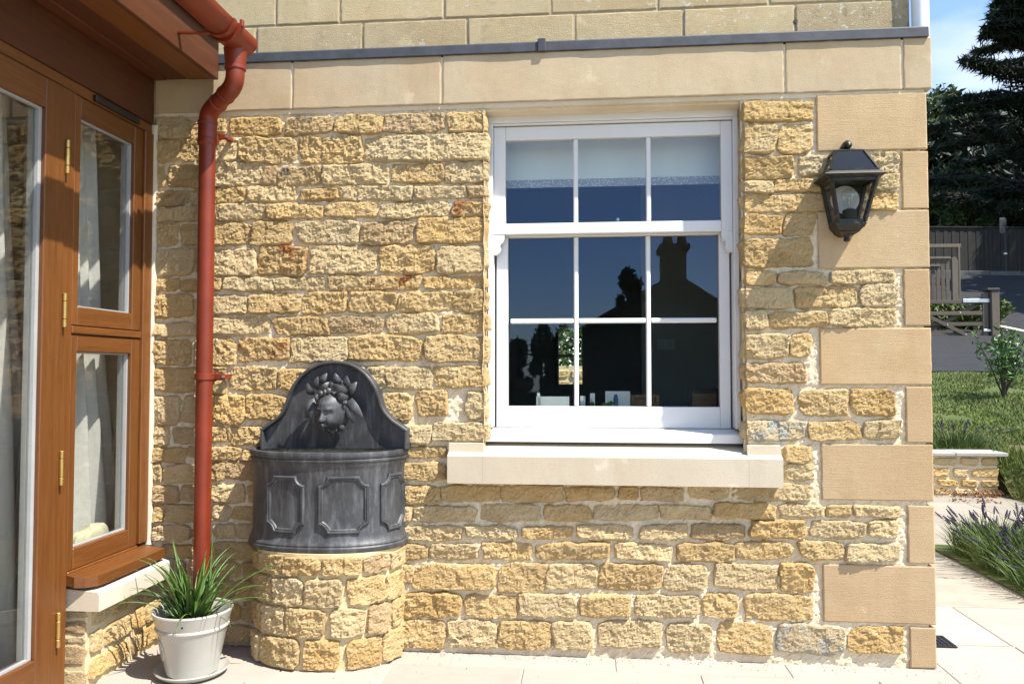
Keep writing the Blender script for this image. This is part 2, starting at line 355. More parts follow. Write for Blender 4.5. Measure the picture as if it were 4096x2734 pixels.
def lawnm():
    m, nn, ll, b = nodes('lawn'); v, _ = coords(nn, ll, rnd=False)
    n1 = tex(nn, ll, 'Noise', v, 1.3, 5, .65); n2 = tex(nn, ll, 'Noise', v, 22, 4, .7)
    c = ramp(nn, ll, n1, (.35, (.058, .085, .015)), (.52, (.085, .105, .022)), (.68, (.15, .10, .052)))
    c = mixc(nn, ll, ramp(nn, ll, n2, (.35, .5), (.55, 0.0)), c, (.03, .055, .012)); ll.new(c, b.inputs['Base Color']); b.inputs['Roughness'].default_value = 1
    bump(nn, ll, b, n2, .03, .8)
lawnm()
def blindband():
    m, nn, ll, b = nodes('blind_lace'); v, _ = coords(nn, ll, (1, 1, 1), False)
    t = nn.new('ShaderNodeTexVoronoi'); t.inputs['Scale'].default_value = 95; ll.new(v, t.inputs['Vector'])
    c = ramp(nn, ll, t.outputs['Distance'], (.28, (.66, .68, .66)), (.4, (.38, .38, .40))); ll.new(c, b.inputs['Base Color']); b.inputs['Roughness'].default_value = .9
blindband()
def rough_block(x0, x1, y0, y1, z0, z1, seed, c=.005, amp=.0016, step=.016):
    # dressed block: front face grid with slightly worn, chipped arrises
    nx = max(3, int((x1 - x0) / step)); nz = max(3, int((z1 - z0) / step)); r = np.random.RandomState(seed)
    ex, ez = .0045 / (x1 - x0), .0045 / (z1 - z0)
    sx = np.concatenate([[0, ex], np.linspace(0, 1, nx + 1)[1:-1], [1 - ex, 1]]); sz = np.concatenate([[0, ez], np.linspace(0, 1, nz + 1)[1:-1], [1 - ez, 1]]); nx += 2; nz += 2
    S, T = np.meshgrid(sx, sz); S = S.ravel(); T = T.ravel()
    X = x0 + (x1 - x0) * S; Z = z0 + (z1 - z0) * T; de = np.minimum(np.minimum(X - x0, x1 - X), np.minimum(Z - z0, z1 - Z))
    wv = noise2(X, Z, .03, seed) ; ch = np.clip(noise2(X, Z, .022, seed + 3) - .34, 0, 1) * .006
    Y = y0 + np.where(de < 1e-6, c * (.5 + .5 * wv), noise2(X, Z, .12, seed + 5) * .0008 + noise2(X, Z, .025, seed + 6) * .0004)
    eX = np.where((S < 1e-6) | (S > 1 - 1e-6), noise2(Z, X * 0, .03, seed + 1) * amp, 0); eZ = np.where((T < 1e-6) | (T > 1 - 1e-6), noise2(X, Z * 0 + T, .03, seed + 2) * amp, 0)
    V = np.stack([X + eX, Y, Z + eZ], 1); W = nx + 1
    F = [(j * W + i, j * W + i + 1, (j + 1) * W + i + 1, (j + 1) * W + i) for j in range(nz) for i in range(nx)]
    ring = [i for i in range(nx + 1)] + [j * W + nx for j in range(1, nz + 1)] + [nz * W + i for i in range(nx - 1, -1, -1)] + [j * W for j in range(nz - 1, 0, -1)]
    k0 = len(V); SK = V[ring].copy(); SK[:, 1] = y1; V = np.concatenate([V, SK]); m = len(ring)
    F += [(ring[(i + 1) % m], ring[i], k0 + i, k0 + (i + 1) % m) for i in range(m)]; F.append(tuple(k0 + i for i in range(m)))
    return V.tolist(), F
# ------------------------------------------------------------------ ground
def lerp_pts(y, pts):
    xs = [p[0] for p in pts]; ys = [p[1] for p in pts]; return np.interp(y, xs, ys)
HILL = [(-400, -30), (-60, -6), (-14, -.6), (-7, -.03), (4.60, -.03), (4.72, .34), (7.7, .80), (10.7, 1.13), (16.7, 1.97), (24.2, 4.25), (27, 4.75), (45, 8.2), (70, 14), (130, 26), (400, 70)]
def ground_h(x, y): return lerp_pts(y, HILL)
def sheet(name, xs, ys, fn, mat, parent=None, skip=None):
    X, Y = np.meshgrid(xs, ys); Z = fn(X, Y); nx = len(xs); ny = len(ys)
    V = np.stack([X.ravel(), Y.ravel(), Z.ravel()], 1).tolist()
    F = [(j * nx + i, j * nx + i + 1, (j + 1) * nx + i + 1, (j + 1) * nx + i) for j in range(ny - 1) for i in range(nx - 1) if not (skip and skip(xs[i], xs[i + 1], ys[j], ys[j + 1]))]
    return obj(name, (V, F), mat, parent, fix=False)
gx = np.concatenate([np.linspace(-400, -40, 8), np.linspace(-30, 30, 41), np.linspace(40, 400, 8)])
gy = np.concatenate([np.linspace(-400, -20, 8), np.linspace(-14, 3.2, 12), np.array([4.60]), np.linspace(4.72, 30, 40), np.linspace(34, 400, 16)])
g_obj = struct(sheet('ground', gx, gy, lambda x, y: ground_h(x, y) - .06, 'lawn'))
def lawn_h(x, y):
    z = lerp_pts(y, HILL[4:]); w = np.clip((3.95 - x) / .25, 0, 1)        # behind the low wall the lawn is held up
    return np.where(y < 4.72, z, z) + noise2(x.ravel(), y.ravel(), .7, 3).reshape(x.shape) * .02
lawn = struct(sheet('lawn', np.linspace(1.4, 15, 80), np.linspace(4.70, 10.75, 60), lawn_h, 'lawn'))
def bank_h(x, y):
    return np.interp(y, [2.2, 3.3, 4.75], [-.01, -.005, .36]) * np.clip(np.clip((x - 3.84) / .45, 0, 1) + np.clip((y - 4.35) / .35, 0, 1), 0, 1)
verge = struct(sheet('grass_bank', np.concatenate([np.linspace(3.83, 4.4, 14), np.linspace(4.5, 9, 34)]), np.linspace(2.2, 4.78, 30), lambda x, y: bank_h(x, y) + noise2(x.ravel(), y.ravel(), .6, 4).reshape(x.shape) * .015, 'lawn'))
struct(sheet('road', np.linspace(1.4, 40, 60), np.linspace(10.7, 24.2, 40), lambda x, y: lerp_pts(y, HILL) + .02 - np.clip((y - 17) / 7, 0, 1) * (x - 14) * .025, 'asphalt'))
PAV = 24.2
def road_z(x, y): return float(lerp_pts(y, HILL)) + .02 - min(max((y - 17) / 7, 0), 1) * (x - 14) * .025
mb = MB()
for i in range(40):
    x = 1.4 + i * .98; mb.box(x, x + .97, PAV - .02, PAV + .14, road_z(x, PAV) - .2, road_z(x, PAV) + .12, .015)
struct(obj('kerb', mb, 'kerb'))
struct(sheet('pavement', np.linspace(1.4, 41, 40), np.linspace(PAV + .13, PAV + 1.7, 3), lambda x, y: lerp_pts(np.full_like(y, PAV), HILL) + .12 - (x - 14) * .025, 'asphalt'))
def strip(name, a, b, w, mat):
    n = 10; V = []; d = (Vector(b) - Vector(a)).normalized(); sd = Vector((-d.y, d.x)) * w / 2
    for i in range(n + 1):
        p = Vector(a).lerp(Vector(b), i / n)
        for s in (-1, 1):
            q = p + sd * s; V.append((q.x, q.y, road_z(q.x, q.y) + .012))
    return struct(obj(name, (V, [(2 * i, 2 * i + 1, 2 * i + 3, 2 * i + 2) for i in range(n)]), mat))
def road_pt(u, v):
    d = ray(u, v); lo, hi = 8.0, 26.0
    for _ in range(40):
        y = (lo + hi) / 2; p = CAM + d * ((y - CAM[1]) / d[1])
        if p[2] > road_z(p[0], y): lo, hi = lo, hi; hi = hi; lo = y if p[2] > road_z(p[0], y) else lo
        else: hi = y
    return p
a = road_pt(3990, 1302); b = road_pt(4096, 1324); strip('road_marking', a[:2], (b[0] + (b[0] - a[0]) * 2, b[1] + (b[1] - a[1]) * 2), .16, 'road_paint')
a = road_pt(3985, 1360); b = road_pt(4096, 1380); strip('road_marking', a[:2], (b[0] + (b[0] - a[0]) * 2, b[1] + (b[1] - a[1]) * 2), .12, 'road_paint')
# patio
patio = struct(sheet('patio', np.linspace(-4.2, 4.2, 3), np.linspace(-7.0, 4.75, 3), lambda x, y: x * 0 - .005, 'joint'))
rng = random.Random(5)
def slab(x0, x1, y0, y1, mat='slab'):
    g = .0028 + rng.random() * .0015; c = ((x0 + x1) / 2, (y0 + y1) / 2, 0); dz = rng.uniform(-.0012, .0012)
    obj('paving_slab', MB().box(x0 + g, x1 - g, y0 + g, y1 - g, -.04, dz, .003), mat, patio, c, fix=False)
rows = [-4.2, -3.6, -3.15, -2.55, -1.95, -1.5, -.73, -.135, .31]
for i in range(len(rows) - 1):
    y0, y1 = rows[i], rows[i + 1]; x = -1.88 + rng.uniform(0, .1)
    xe = 4.2
    if y1 > 0: y1 = .31
    xs = [-1.9]
    while xs[-1] < xe - .4: xs.append(xs[-1] + rng.choice([.45, .6, .6, .75, .9]) + rng.uniform(-.01, .01))
    if abs(y0 + .135) < .01: xs = [-1.9, -1.5, -.56, .10, .77, 1.38, 1.79, 2.45, 3.1, 3.7, 4.2]
    if abs(y0 + .73) < .01: xs = [-1.9, -1.2, -.78, -.26, .42, 1.08, 1.62, 2.2, 2.9, 3.5, 4.2]
    for a, b in zip(xs, xs[1:]): slab(a, b, y0, y1)
for y0, y1, xs, mt in ((.31, .88, (1.1, 1.786, 2.5, 3.1, 3.7, 4.2), 'slab'), (.88, 1.44, (1.1, 2.21), 'slab_grey'), (1.44, 1.78, (1.1, 1.9, 2.21), 'slab_grey'), (1.78, 2.3, (1.1, 1.7, 2.24), 'slab_grey'),
                       (2.3, 2.75, (1.1, 2.1, 2.9, 3.6, 3.9), 'slab_grey'), (2.75, 3.15, (1.1, 2.4, 3.2, 3.9), 'slab_grey'), (3.15, 3.6, (1.1, 2.2, 2.8, 3.5, 3.9), 'slab_grey'), (3.6, 4.1, (1.1, 2.5, 3.3, 3.9), 'slab_grey'), (4.1, 4.55, (1.1, 2.3, 3.0, 3.6, 3.9), 'slab_grey')):
    for a, b in zip(xs, xs[1:]): slab(a, b, y0, y1, mt)
bed = struct(sheet('flower_bed', np.linspace(2.23, 3.9, 24), np.linspace(.9, 2.28, 20), lambda x, y: .012 + noise2(x.ravel(), y.ravel(), .15, 9).reshape(x.shape) * .012, 'lawn'))
# ------------------------------------------------------------------ rubble stones
def rock(w, h, seed, prot=.020, res=.0062, edge=.009, rough=1.0, back=.03, tilt=1.0, skew=1.0):
    r = np.random.RandomState(seed)
    nx = max(5, int(round(w / res))); ny = max(5, int(round(h / res)))
    s, t = np.meshgrid(np.linspace(-1, 1, nx + 1), np.linspace(-1, 1, ny + 1)); s = s.ravel(); t = t.ravel()
    a = s * w / 2; b = t * h / 2
    de = np.minimum(w / 2 - np.abs(a), h / 2 - np.abs(b))
    ed = edge * (1.15 + .75 * noise2(a, b, .045, seed + 11)); e = np.clip(de / np.maximum(ed, .003), 0, 1); e = 1 - (1 - e) ** 2.0
    cr = np.abs(s) ** 5 * np.abs(t) ** 5
    dl = np.where(s > 0, np.where(t > 0, r.uniform(.002, .022), r.uniform(.002, .022)), np.where(t > 0, r.uniform(.002, .022), r.uniform(.002, .022)))
    ca = np.sign(s) * dl * cr; cb = np.sign(t) * dl * cr
    a2 = a - ca + (noise2(b, s * 0 + .2 + np.sign(s), .05, seed) * .010 + noise2(b, s * 0 + np.sign(s), .016, seed + 21) * .004) * np.abs(s) ** 3
    b2 = b - cb + (noise2(a, t * 0 + np.sign(t), .07, seed + 5) * .009 + noise2(a, t * 0 + np.sign(t), .018, seed + 22) * .004) * np.abs(t) ** 3
    a2 += b * r.uniform(-.16, .16) * skew * np.abs(s); b2 += a * r.uniform(-.035, .035) * skew
    # hewn facets: nearest of scattered tilted planes
    kf = max(4, int(w * h / .0011)); fx = r.uniform(-w / 2, w / 2, kf); fy = r.uniform(-h / 2, h / 2, kf)
    ja = a + noise2(a, b, .02, seed + 30) * .008; jb = b + noise2(a, b, .02, seed + 31) * .008
    dd = (ja[:, None] - fx) ** 2 + ((jb[:, None] - fy) * 1.25) ** 2; ii = dd.argmin(1)
    fh = r.normal(0, .0022, kf); sa = r.normal(0, .16, kf); sb = r.normal(0, .16, kf)
    fac = fh[ii] + (a - fx[ii]) * sa[ii] + (b - fy[ii]) * sb[ii]
    n = prot * r.uniform(.8, 1.2) + a * r.uniform(-.07, .07) * tilt + b * r.uniform(-.10, .10) * tilt
    n = n + noise2(a, b, .09, seed + 1) * .006 * rough + fac * rough * .5
    n = n + noise2(a * .8, b * 1.2, .022, seed + 3) * .0042 * rough + noise2(a, b, .011, seed + 4) * .0030 * rough + r.normal(0, .0013, len(a)) * rough
    n = e * np.clip(n, .004, .045) + (1 - e) * -.002
    V = np.stack([a2, b2, n], 1); W = nx + 1
    F = [(j * W + i, j * W + i + 1, (j + 1) * W + i + 1, (j + 1) * W + i) for j in range(ny) for i in range(nx)]
    ring = [i for i in range(nx + 1)] + [j * W + nx for j in range(1, ny + 1)] + [ny * W + i for i in range(nx - 1, -1, -1)] + [j * W for j in range(ny - 1, 0, -1)]
    k0 = len(V); SK = V[ring].copy(); SK[:, 2] = -back; V = np.concatenate([V, SK]); m = len(ring)
    F += [(ring[(i + 1) % m], ring[i], k0 + i, k0 + (i + 1) % m) for i in range(m)]
    F.append(tuple(k0 + i for i in range(m)))
    return V, F
def pick(r): return r.choices(['stone', 'stone_pale', 'stone_brown', 'stone_gold', 'stone_dark'], [10, 8, 1.6, 2.2, .5])[0]
WALL_Y = .012
house = thing('stone_house', 'honey stone house wall with rubble courses, corner blocks and sash window', 'house', (0, .2, 0))
def zrects(org, sc, rects): return [(org[0] + a * sc, org[1] + b * sc, org[0] + c * sc, org[1] + d * sc) for a, b, c, d in rects]
ST = []
ST += zrects((840, 420), .5002, [(-60,100,105,215),(145,95,552,228),(595,88,965,225),(995,78,1375,218),(1380,58,1855,210),(1895,45,2198,205),
 (-40,265,212,450),(228,255,680,450),(712,250,1205,465),(1235,240,1745,440),(1755,220,2215,435),
 (-40,455,408,640),(415,490,528,630),(535,488,885,640),(898,475,1412,625),(1438,468,1860,612),(1875,452,2205,615),
 (-40,660,268,775),(292,650,675,765),(712,665,1012,755),(1022,645,1612,750),(1632,645,2040,742),(2055,640,2202,735),
 (30,785,430,912),(445,787,895,900),(918,775,1328,890),(1352,770,1910,890),(1940,770,2210,880),
 (-20,940,322,1115),(328,925,635,1108),(688,920,1182,1105),(1200,925,1618,1105),(1648,895,2205,1090),
 (-40,1145,350,1355),(370,1128,755,1355),(795,1120,1335,1340),(1350,1120,1785,1335),(1810,1125,2200,1340),
 (-10,1385,80,1480),(95,1375,495,1480),(500,1375,905,1470),(945,1368,1270,1480),(1280,1368,1675,1465),(1705,1365,2200,1462)])
ST += zrects((840, 1140), .5002, [(-20,80,285,230),(305,65,712,220),(725,58,1080,228),(1108,55,1478,212),(1505,50,1930,210),(1942,45,2205,210),
 (-40,260,465,390),(500,255,935,395),(940,250,1370,382),(1405,232,1812,382),(1845,235,2215,378),
 (-30,420,185,632),(215,425,620,600),(635,418,1095,612),(1100,405,1680,598),(1715,405,2215,612),
 (-30,655,112,745),(140,655,515,835),(550,675,850,835),(865,680,1200,835),(1215,655,1385,820),(1400,655,1765,828),(1785,645,2205,812),(-30,765,105,860),
 (-30,880,262,1105),(275,880,620,1078),(640,870,980,1080),(1000,860,1350,1080),(1370,865,1600,1085),(1648,845,1895,1048),(2045,855,2205,1060),
 (-20,1130,112,1255),(135,1140,425,1270),(1500,1120,1765,1265),(1775,1098,2222,1250),
 (-20,1300,230,1400),(250,1320,400,1400),(1530,1300,1885,1385),(-20,1430,105,1560),(120,1405,400,1560),(1540,1430,1880,1560)])
ST += zrects((560, 1300), .7013, [(410,915,585,1010),(605,915,690,1005),(410,1030,497,1122),(520,1045,690,1108),(410,1140,530,1215),(550,1140,690,1218),(410,1245,640,1340),(410,1365,560,1440),(580,1360,690,1450),(410,1460,520,1560),(540,1470,690,1560),(400,1590,560,1690),(580,1590,690,1690),(400,1720,640,1830)])
ST += zrects((560, 300), .6377, [(80,258,300,385),(312,290,400,395),(80,400,235,530),(245,400,400,530),(80,565,135,690),(170,565,400,695),(78,728,290,815),(302,722,400,815),(80,840,195,910),(205,825,400,910),(78,925,222,1062),(250,930,400,1060),(78,1090,325,1250),(342,1080,400,1240),(80,1275,232,1350),(250,1285,400,1350),(80,1375,318,1510),(332,1400,400,1520)])
ST += zrects((560, 1300), .7013, [(72,-10,345,55),(70,85,275,225),(300,80,365,225),(75,245,350,375),(70,410,212,565),(240,405,360,560),(68,585,150,685),(178,585,360,672),(68,705,250,780),(270,700,360,755),(65,800,112,900),(128,800,360,900),(65,920,205,1018),(225,925,360,1005),(65,1035,125,1125),(145,1030,360,1122),(62,1145,275,1235),(290,1150,360,1250),(125,1260,360,1325),(100,1345,240,1430),(260,1345,360,1430),(80,1450,330,1540),(80,1565,250,1660),(270,1565,370,1660),(60,1685,360,1800)])
ST += zrects((1600, 1880), .5002, [(-30,135,315,270),(330,130,790,250),(815,125,1295,255),(1325,140,1705,240),(1755,140,1900,235),(1935,140,2265,245),
 (-30,290,88,420),(102,290,600,415),(650,280,1110,405),(1155,285,1520,410),(1560,285,2060,395),
 (-40,455,485,570),(520,455,935,545),(985,460,1375,545),(1420,445,1855,555),(1930,440,2290,560),
 (0,610,205,715),(240,600,615,715),(660,590,1050,715),(1095,590,1680,715),(1725,600,2175,725),
 (-50,765,95,915),(110,760,752,960),(790,755,1165,990),(1175,755,1575,955),(1595,760,2095,960),
 (0,990,480,1185),(520,1010,925,1180),(950,1000,1405,1180),(1435,1010,1835,1175),(1885,1010,2385,1178),
 (0,1205,350,1430),(385,1210,770,1420),(790,1215,1205,1435),(1225,1220,1535,1435),(1590,1215,2085,1420)])
ST += zrects((2600, 1880), .5002, [(320,110,620,225),(680,110,1290,245),(90,285,485,390),(520,270,1010,385),(1045,280,1395,380),(1430,288,1612,380),(1638,290,2005,380),
 (340,440,755,555),(815,410,1250,548),(1300,415,1730,540),(1765,405,1990,540),(220,592,680,732),(702,585,1132,710),(1210,580,1560,715),(1585,590,2005,735),
 (120,765,452,965),(525,760,1025,955),(1055,760,1318,980),(435,990,712,1185),(770,1005,1310,1208),(145,1235,495,1475),(555,1230,980,1475),(1030,1250,1560,1475),(1600,1260,2030,1475)])
ST += zrects((2950, 380), .5102, [(45,40,600,195),(45,230,305,450),(330,225,590,445),(45,480,440,650),(485,470,735,615),(755,470,1005,612),(1020,445,1275,610),(48,670,280,755),(305,655,760,745),(775,650,1085,740),(1100,620,1272,735),
 (45,775,455,905),(465,770,720,900),(735,768,1030,898),(1045,765,1265,895),(45,935,350,1085),(380,920,610,1090),(40,1120,595,1340),(65,1375,305,1480),(330,1385,690,1480),(735,1370,1240,1470)])
ST += zrects((2950, 1130), .5102, [(40,40,430,200),(465,30,945,188),(980,10,1262,180),(60,220,235,355),(255,225,705,350),(725,200,1250,335),(55,400,410,590),(425,405,580,575),(55,630,545,785),(55,835,445,1025),(505,840,870,1042),(905,835,1245,1042),(55,1090,535,1235),(575,1095,970,1240),(1005,1080,1280,1225),(380,1285,580,1415),(370,1430,605,1550)])
SPEC = {}
def near(u, v, m): SPEC[(u, v)] = m
for u, v, m in ((1575,1128,'stone_iron'),(1120,1015,'stone_iron'),(1050,1395,'stone_iron'),(1155,495,'stone_dark'),(1200,700,'stone_dark'),(3250,2562,'stone_blue'),(3100,1725,'stone_blue'),(3510,2562,'stone_gold'),(1900,832,'stone_iron'),(1000,500,'stone_gold'),(3110,2125,'stone_gold'),(1735,2410,'stone_gold'),(3060,440,'stone_gold')): near(u, v, m)
pr = random.Random(3)
for i, (u0, v0, u1, v1) in enumerate(ST):
    P = [onY(u, v, -.012) for u, v in ((u0, v0), (u1, v0), (u1, v1), (u0, v1))]
    x0 = (P[0][0] + P[3][0]) / 2; x1 = (P[1][0] + P[2][0]) / 2; z1 = (P[0][2] + P[1][2]) / 2; z0 = (P[2][2] + P[3][2]) / 2
    z0 = max(z0, .012); x0 = max(x0, -1.885)
    if x1 - x0 < .03 or z1 - z0 < .03: continue
    mt = pick(pr)
    for (u, v), m in SPEC.items():
        if u0 <= u <= u1 and v0 <= v <= v1: mt = m
    w, h = x1 - x0 + .016, z1 - z0 + .014
    V, F = rock(w, h, i + 1, prot=pr.uniform(.013, .020), rough=pr.uniform(.65, 1.0))
    c = ((x0 + x1) / 2, WALL_Y, (z0 + z1) / 2)
    me = bpy.data.meshes.new('wall_stone'); me.from_pydata(np.stack([V[:, 0], -V[:, 2], V[:, 1]], 1).tolist(), [], F); me.materials.append(M[mt])
    link(bpy.data.objects.new('wall_stone', me), house, c)
# mortar face with the window opening left out
WX0, WX1, WZ0, WZ1 = -.432, .630, .84, 2.262
mxs = np.arange(-1.91, 1.335, .0085); mzs = np.arange(-.02, 2.312, .0085)
A, B = np.meshgrid(mxs, mzs); a_, b_ = A.ravel(), B.ravel()
hh = .002 + noise2(a_, b_, .11, 40) * .004 + noise2(a_, b_, .035, 41) * .0035 + noise2(a_, b_, .018, 42) * .0035 + np.random.RandomState(2).normal(0, .0012, len(a_))
V = np.stack([a_, WALL_Y - hh, b_], 1).tolist(); nx = len(mxs)
def inwin(x, z): return WX0 - .004 < x < WX1 - .008 and .79 < z < WZ1 + .2
F = [(j * nx + i, j * nx + i + 1, (j + 1) * nx + i + 1, (j + 1) * nx + i) for j in range(len(mzs) - 1) for i in range(nx - 1) if not inwin(mxs[i], mzs[j])]
obj('mortar_face', (V, F), 'mortar', house, fix=False)
# wall core: solid behind the face, with the opening
mb = MB(); T = .32
mb.box(-4.2, WX0 - .012, WALL_Y + .02, T, -.05, 2.50); mb.box(WX1 + .012, 1.34, WALL_Y + .02, T, -.05, 2.50); mb.box(WX0 - .012, WX1 + .012, WALL_Y + .02, T, -.05, .80); mb.box(WX0 - .012, WX1 + .012, .02, T, 2.265, 2.50)
obj('wall_core', mb, 'mortar', house)
# reveals: rough stone edges of the opening
def reveal(x, sgn):
    ys = np.linspace(-.012, .10, 12); zs = np.arange(.80, 2.275, .0125); Yg, Zg = np.meshgrid(ys, zs); y_, z_ = Yg.ravel(), Zg.ravel()
    X = x + sgn * (.004 + noise2(y_, z_, .06, 50 + sgn) * .006 + noise2(y_, z_, .16, 52 + sgn) * .006); X = X - sgn * np.clip(-y_ / .02, 0, 1) * .006
    n = len(ys); V = np.stack([X, y_, z_], 1).tolist()
    F = [(j * n + i, j * n + i + 1, (j + 1) * n + i + 1, (j + 1) * n + i) for j in range(len(zs) - 1) for i in range(n - 1)]
    obj('window_reveal', (V, F), 'stone_pale', house, smooth=True, fix=False)
reveal(WX0 - .004, 1); reveal(WX1 + .004, -1)
# corner blocks
QZ = [(367, 594), (603, 832), (838, 1068), (1075, 1302), (1310, 1538), (1546, 1770), (1778, 2004), (2022, 2254), (2265, 2497), (2510, 2672)]
XC = 1.352; XL = float(onY(3268, 500)[0]); XS = float(onY(3609, 720)[0])
for i, (v0, v1) in enumerate(QZ):
    z1 = float(onY(3722, v0)[2]); z0 = max(float(onY(3722, v1)[2]), .004); lng = i % 2 == 0
    x0 = XL if lng else XS; dep = .18 if lng else .40
    o = obj('corner_block', rough_block(x0, XC + (.0015 if i % 3 else 0), (.0007 if i % 2 else 0), dep, z0, z1, 900 + i), 'quoin', house, ((x0 + XC) / 2, .1, (z0 + z1) / 2), fix=False)
# side wall running back from the corner
obj('side_wall', MB().box(1.20, 1.340, T + .002, 3.6, -.05, 2.50), 'mortar', house)
# coping course
CZ0, CZ1 = 2.296, 2.503
cj = [-4.2, float(onY(1170, 350)[0]), float(onY(1768, 340)[0]), float(onY(3138, 280)[0]), float(onY(3608, 270)[0]), 1.372]
cj.insert(1, -1.9)
for a, b in zip(cj, cj[1:]):
    obj('coping_stone', rough_block(a + .0055, b - (.0055 if b < 1.37 else 0), -.005, .20, CZ0, CZ1, 950 + int(a * 10) % 40, .003, .001), 'coping', house, ((a + b) / 2, 0, 2.4), fix=False)
obj('coping_joint', MB().box(-4.2, 1.362, .001, .2, CZ0 + .004, CZ1 - .004), 'mortar', house)
obj('coping_bed', MB().box(-1.9, 1.345, .004, .19, CZ0 - .02, CZ0 - .0005), 'mortar', house, fix=False)
# lead capping
mb = MB()
lx = np.linspace(-1.95, 1.36, 120)
V = []; F = []
prof = [(-.004, 2.5035), (-.0125, 2.5015), (-.0150, 2.5045), (-.0135, 2.5405), (-.0105, 2.5455), (.20, 2.556)]
for i, x in enumerate(lx):
    w = float(noise2(np.array([x]), np.array([0.]), .22, 60)[0]) * .003
    for y, z in prof: V.append((x, y + w, z + w * .5))
n = len(prof)
F = [(i * n + j, (i + 1) * n + j, (i + 1) * n + j + 1, i * n + j + 1) for i in range(len(lx) - 1) for j in range(n - 1)]
F += [tuple(range(n)), tuple((len(lx) - 1) * n + j for j in range(n))[::-1]]
lf = obj('lead_capping', (V, F), 'lead_sheet', house, smooth=28)
x = float(onY(2165, 190, -.03)[0])
obj('lead_clip', MB().box(x - .016, x + .018, -.0215, -.0135, 2.499, 2.556, .003), 'lead_sheet', lf)
# upper storey blocks
UY = .15; UX1 = 1.350; UJ = 2.732
upc = MB().box(-4.2, UX1 - .004, UY + .005, 3.6, 2.45, 4.2); obj('upper_wall_core', upc, 'mortar_grey', house)
def ub(u): return float(onY(u, 50, UY)[0])
low = [-3.9, -3.1, -2.3, ub(1026), ub(1452), ub(1870), ub(2299), ub(2734), ub(3181), UX1]; up = [-3.5, -2.7, ub(1105) - .5, ub(1105), ub(1360), ub(1777), ub(2203), ub(2632), ub(3076), ub(3500), UX1]
for xs, z0, z1, sh in ((low, 2.50, UJ - .005, 0), (up, UJ + .005, 2.985, 0), (low, 2.995, 3.24, .1), (up, 3.25, 3.5, -.1)):
    for a, b in zip(xs, xs[1:]):
        mt = 'upper_lichen' if b == UX1 else 'upper_block'
        obj('ashlar_block', rough_block(a + .006, b - (.006 if b < UX1 else 0), UY + pr.uniform(-.002, .002), UY + .1, z0, z1, 1000 + int(a * 37 + z0 * 91) % 300, .003, .002), mt, house, ((a + b) / 2, UY, (z0 + z1) / 2), fix=False)
wh = onY(3181, 82, UY)
obj('weep_hole', MB().tube([(wh[0], UY - .003, wh[2] - .004), (wh[0], UY + .03, wh[2] - .004)], .0085, 12), 'rubber', house)
# stone window sill with stooled ends
sx0, sx1 = float(onY(1789, 1830, -.065)[0]), float(onY(3133, 1820, -.065)[0])
mb = MB(); zt = .822; zb = .708
poly = [(-.065, zb), (-.065, zt - .004), (-.061, zt), (.115, .862), (.115, zb)]
mb.prism(poly, lambda a, b, d: (d, a, b), WX0, WX1)
for a, b in ((sx0, WX0 - .0005), (WX1 + .0005, sx1)):
    mb.prism([(-.065, zb), (-.065, zt - .004), (-.061, zt), (-.03, zt + .010), (-.028, .868), (.05, .870), (.05, zb)], lambda p, q, d: (d, p, q), a, b)
obj('window_sill', mb, 'sill_stone', house, ((sx0 + sx1) / 2, -.03, .77), fix=True)
# ------------------------------------------------------------------ sash window
win = obj('window_frame', MB().box(WX0 + .002, -.408, .085, .20, .925, 2.235, .002).box(.608, WX1 - .002, .085, .20, .925, 2.235, .002).box(WX0 + .002, WX1 - .002, .087, .20, 2.2352, 2.29, .002), 'white_paint', house, fix=False)
obj('window_head', MB().box(-.407, .607, .100, .20, 2.228, 2.2348, .001).box(-.407, .607, .092, .099, 2.226, 2.234, .001), 'white_paint', win, fix=False)
obj('window_cill', MB().prism([(.055, .868), (.055, .902), (.058, .906), (.19, .924), (.19, .868)], lambda a, b, d: (d, a, b), WX0 + .001, WX1 - .001), 'white_paint', win)
def sash(x0, x1, z0, z1, gx0, gx1, gz0, gz1, y, d, hb):
    for nm, b in (('stile', (x0, gx0, z0, z1)), ('stile', (gx1, x1, z0, z1)), ('top_rail', (gx0 + .0005, gx1 - .0005, gz1, z1)), ('bottom_rail', (gx0 + .0005, gx1 - .0005, z0, gz0))):
        obj(nm, MB().box(b[0], b[1], y + (.0006 if 'rail' in nm else 0), y + d, b[2], b[3], .0025), 'white_paint', win, fix=False)
    xs = [gx0, -.0525, .2575, gx1]
    for xm in xs[1:3]: obj('glazing_bar', MB().box(xm - .010, xm + .010, y + .004, y + d - .004, gz0 + .0005, gz1 - .0005, .004), 'white_paint', win, fix=False)
    zs = [gz0, gz1] if hb is None else [gz0, hb, gz1]
    if hb:
        for a, b in zip(xs, xs[1:]): obj('glazing_bar', MB().box(a + .0102, b - .0102, y + .0045, y + d - .004, hb - .0105, hb + .0105, .004), 'white_paint', win, fix=False)
    for a, b in zip(xs, xs[1:]):
        for c, e in zip(zs, zs[1:]):
            obj('window_pane', MB().box(a + .004, b - .004, y + .018, y + .022, c + .004, e - .004), 'glass', win, fix=False)
sash(-.407, .607, 1.755, 2.225, -.356, .560, 1.802, 2.166, .110, .042, None)
sash(-.4, .600, .922, 1.795, -.350, .556, 1.013, 1.750, .156, .042, 1.383)
for sx in (-1, 1):
    xb = -.4065 if sx < 0 else .6065
    pts = [(0, 1.7545), (.046, 1.7545), (.046, 1.735), (.040, 1.722), (.030, 1.716), (.027, 1.703), (.032, 1.69), (.026, 1.678), (.012, 1.668), (0, 1.668)]
    obj('sash_horn', MB().prism([(xb - sx * a, b) for a, b in pts], lambda a, b, d: (a, d, b), .112, .150), 'white_paint', win)
o = onY(2460, 890, .16)
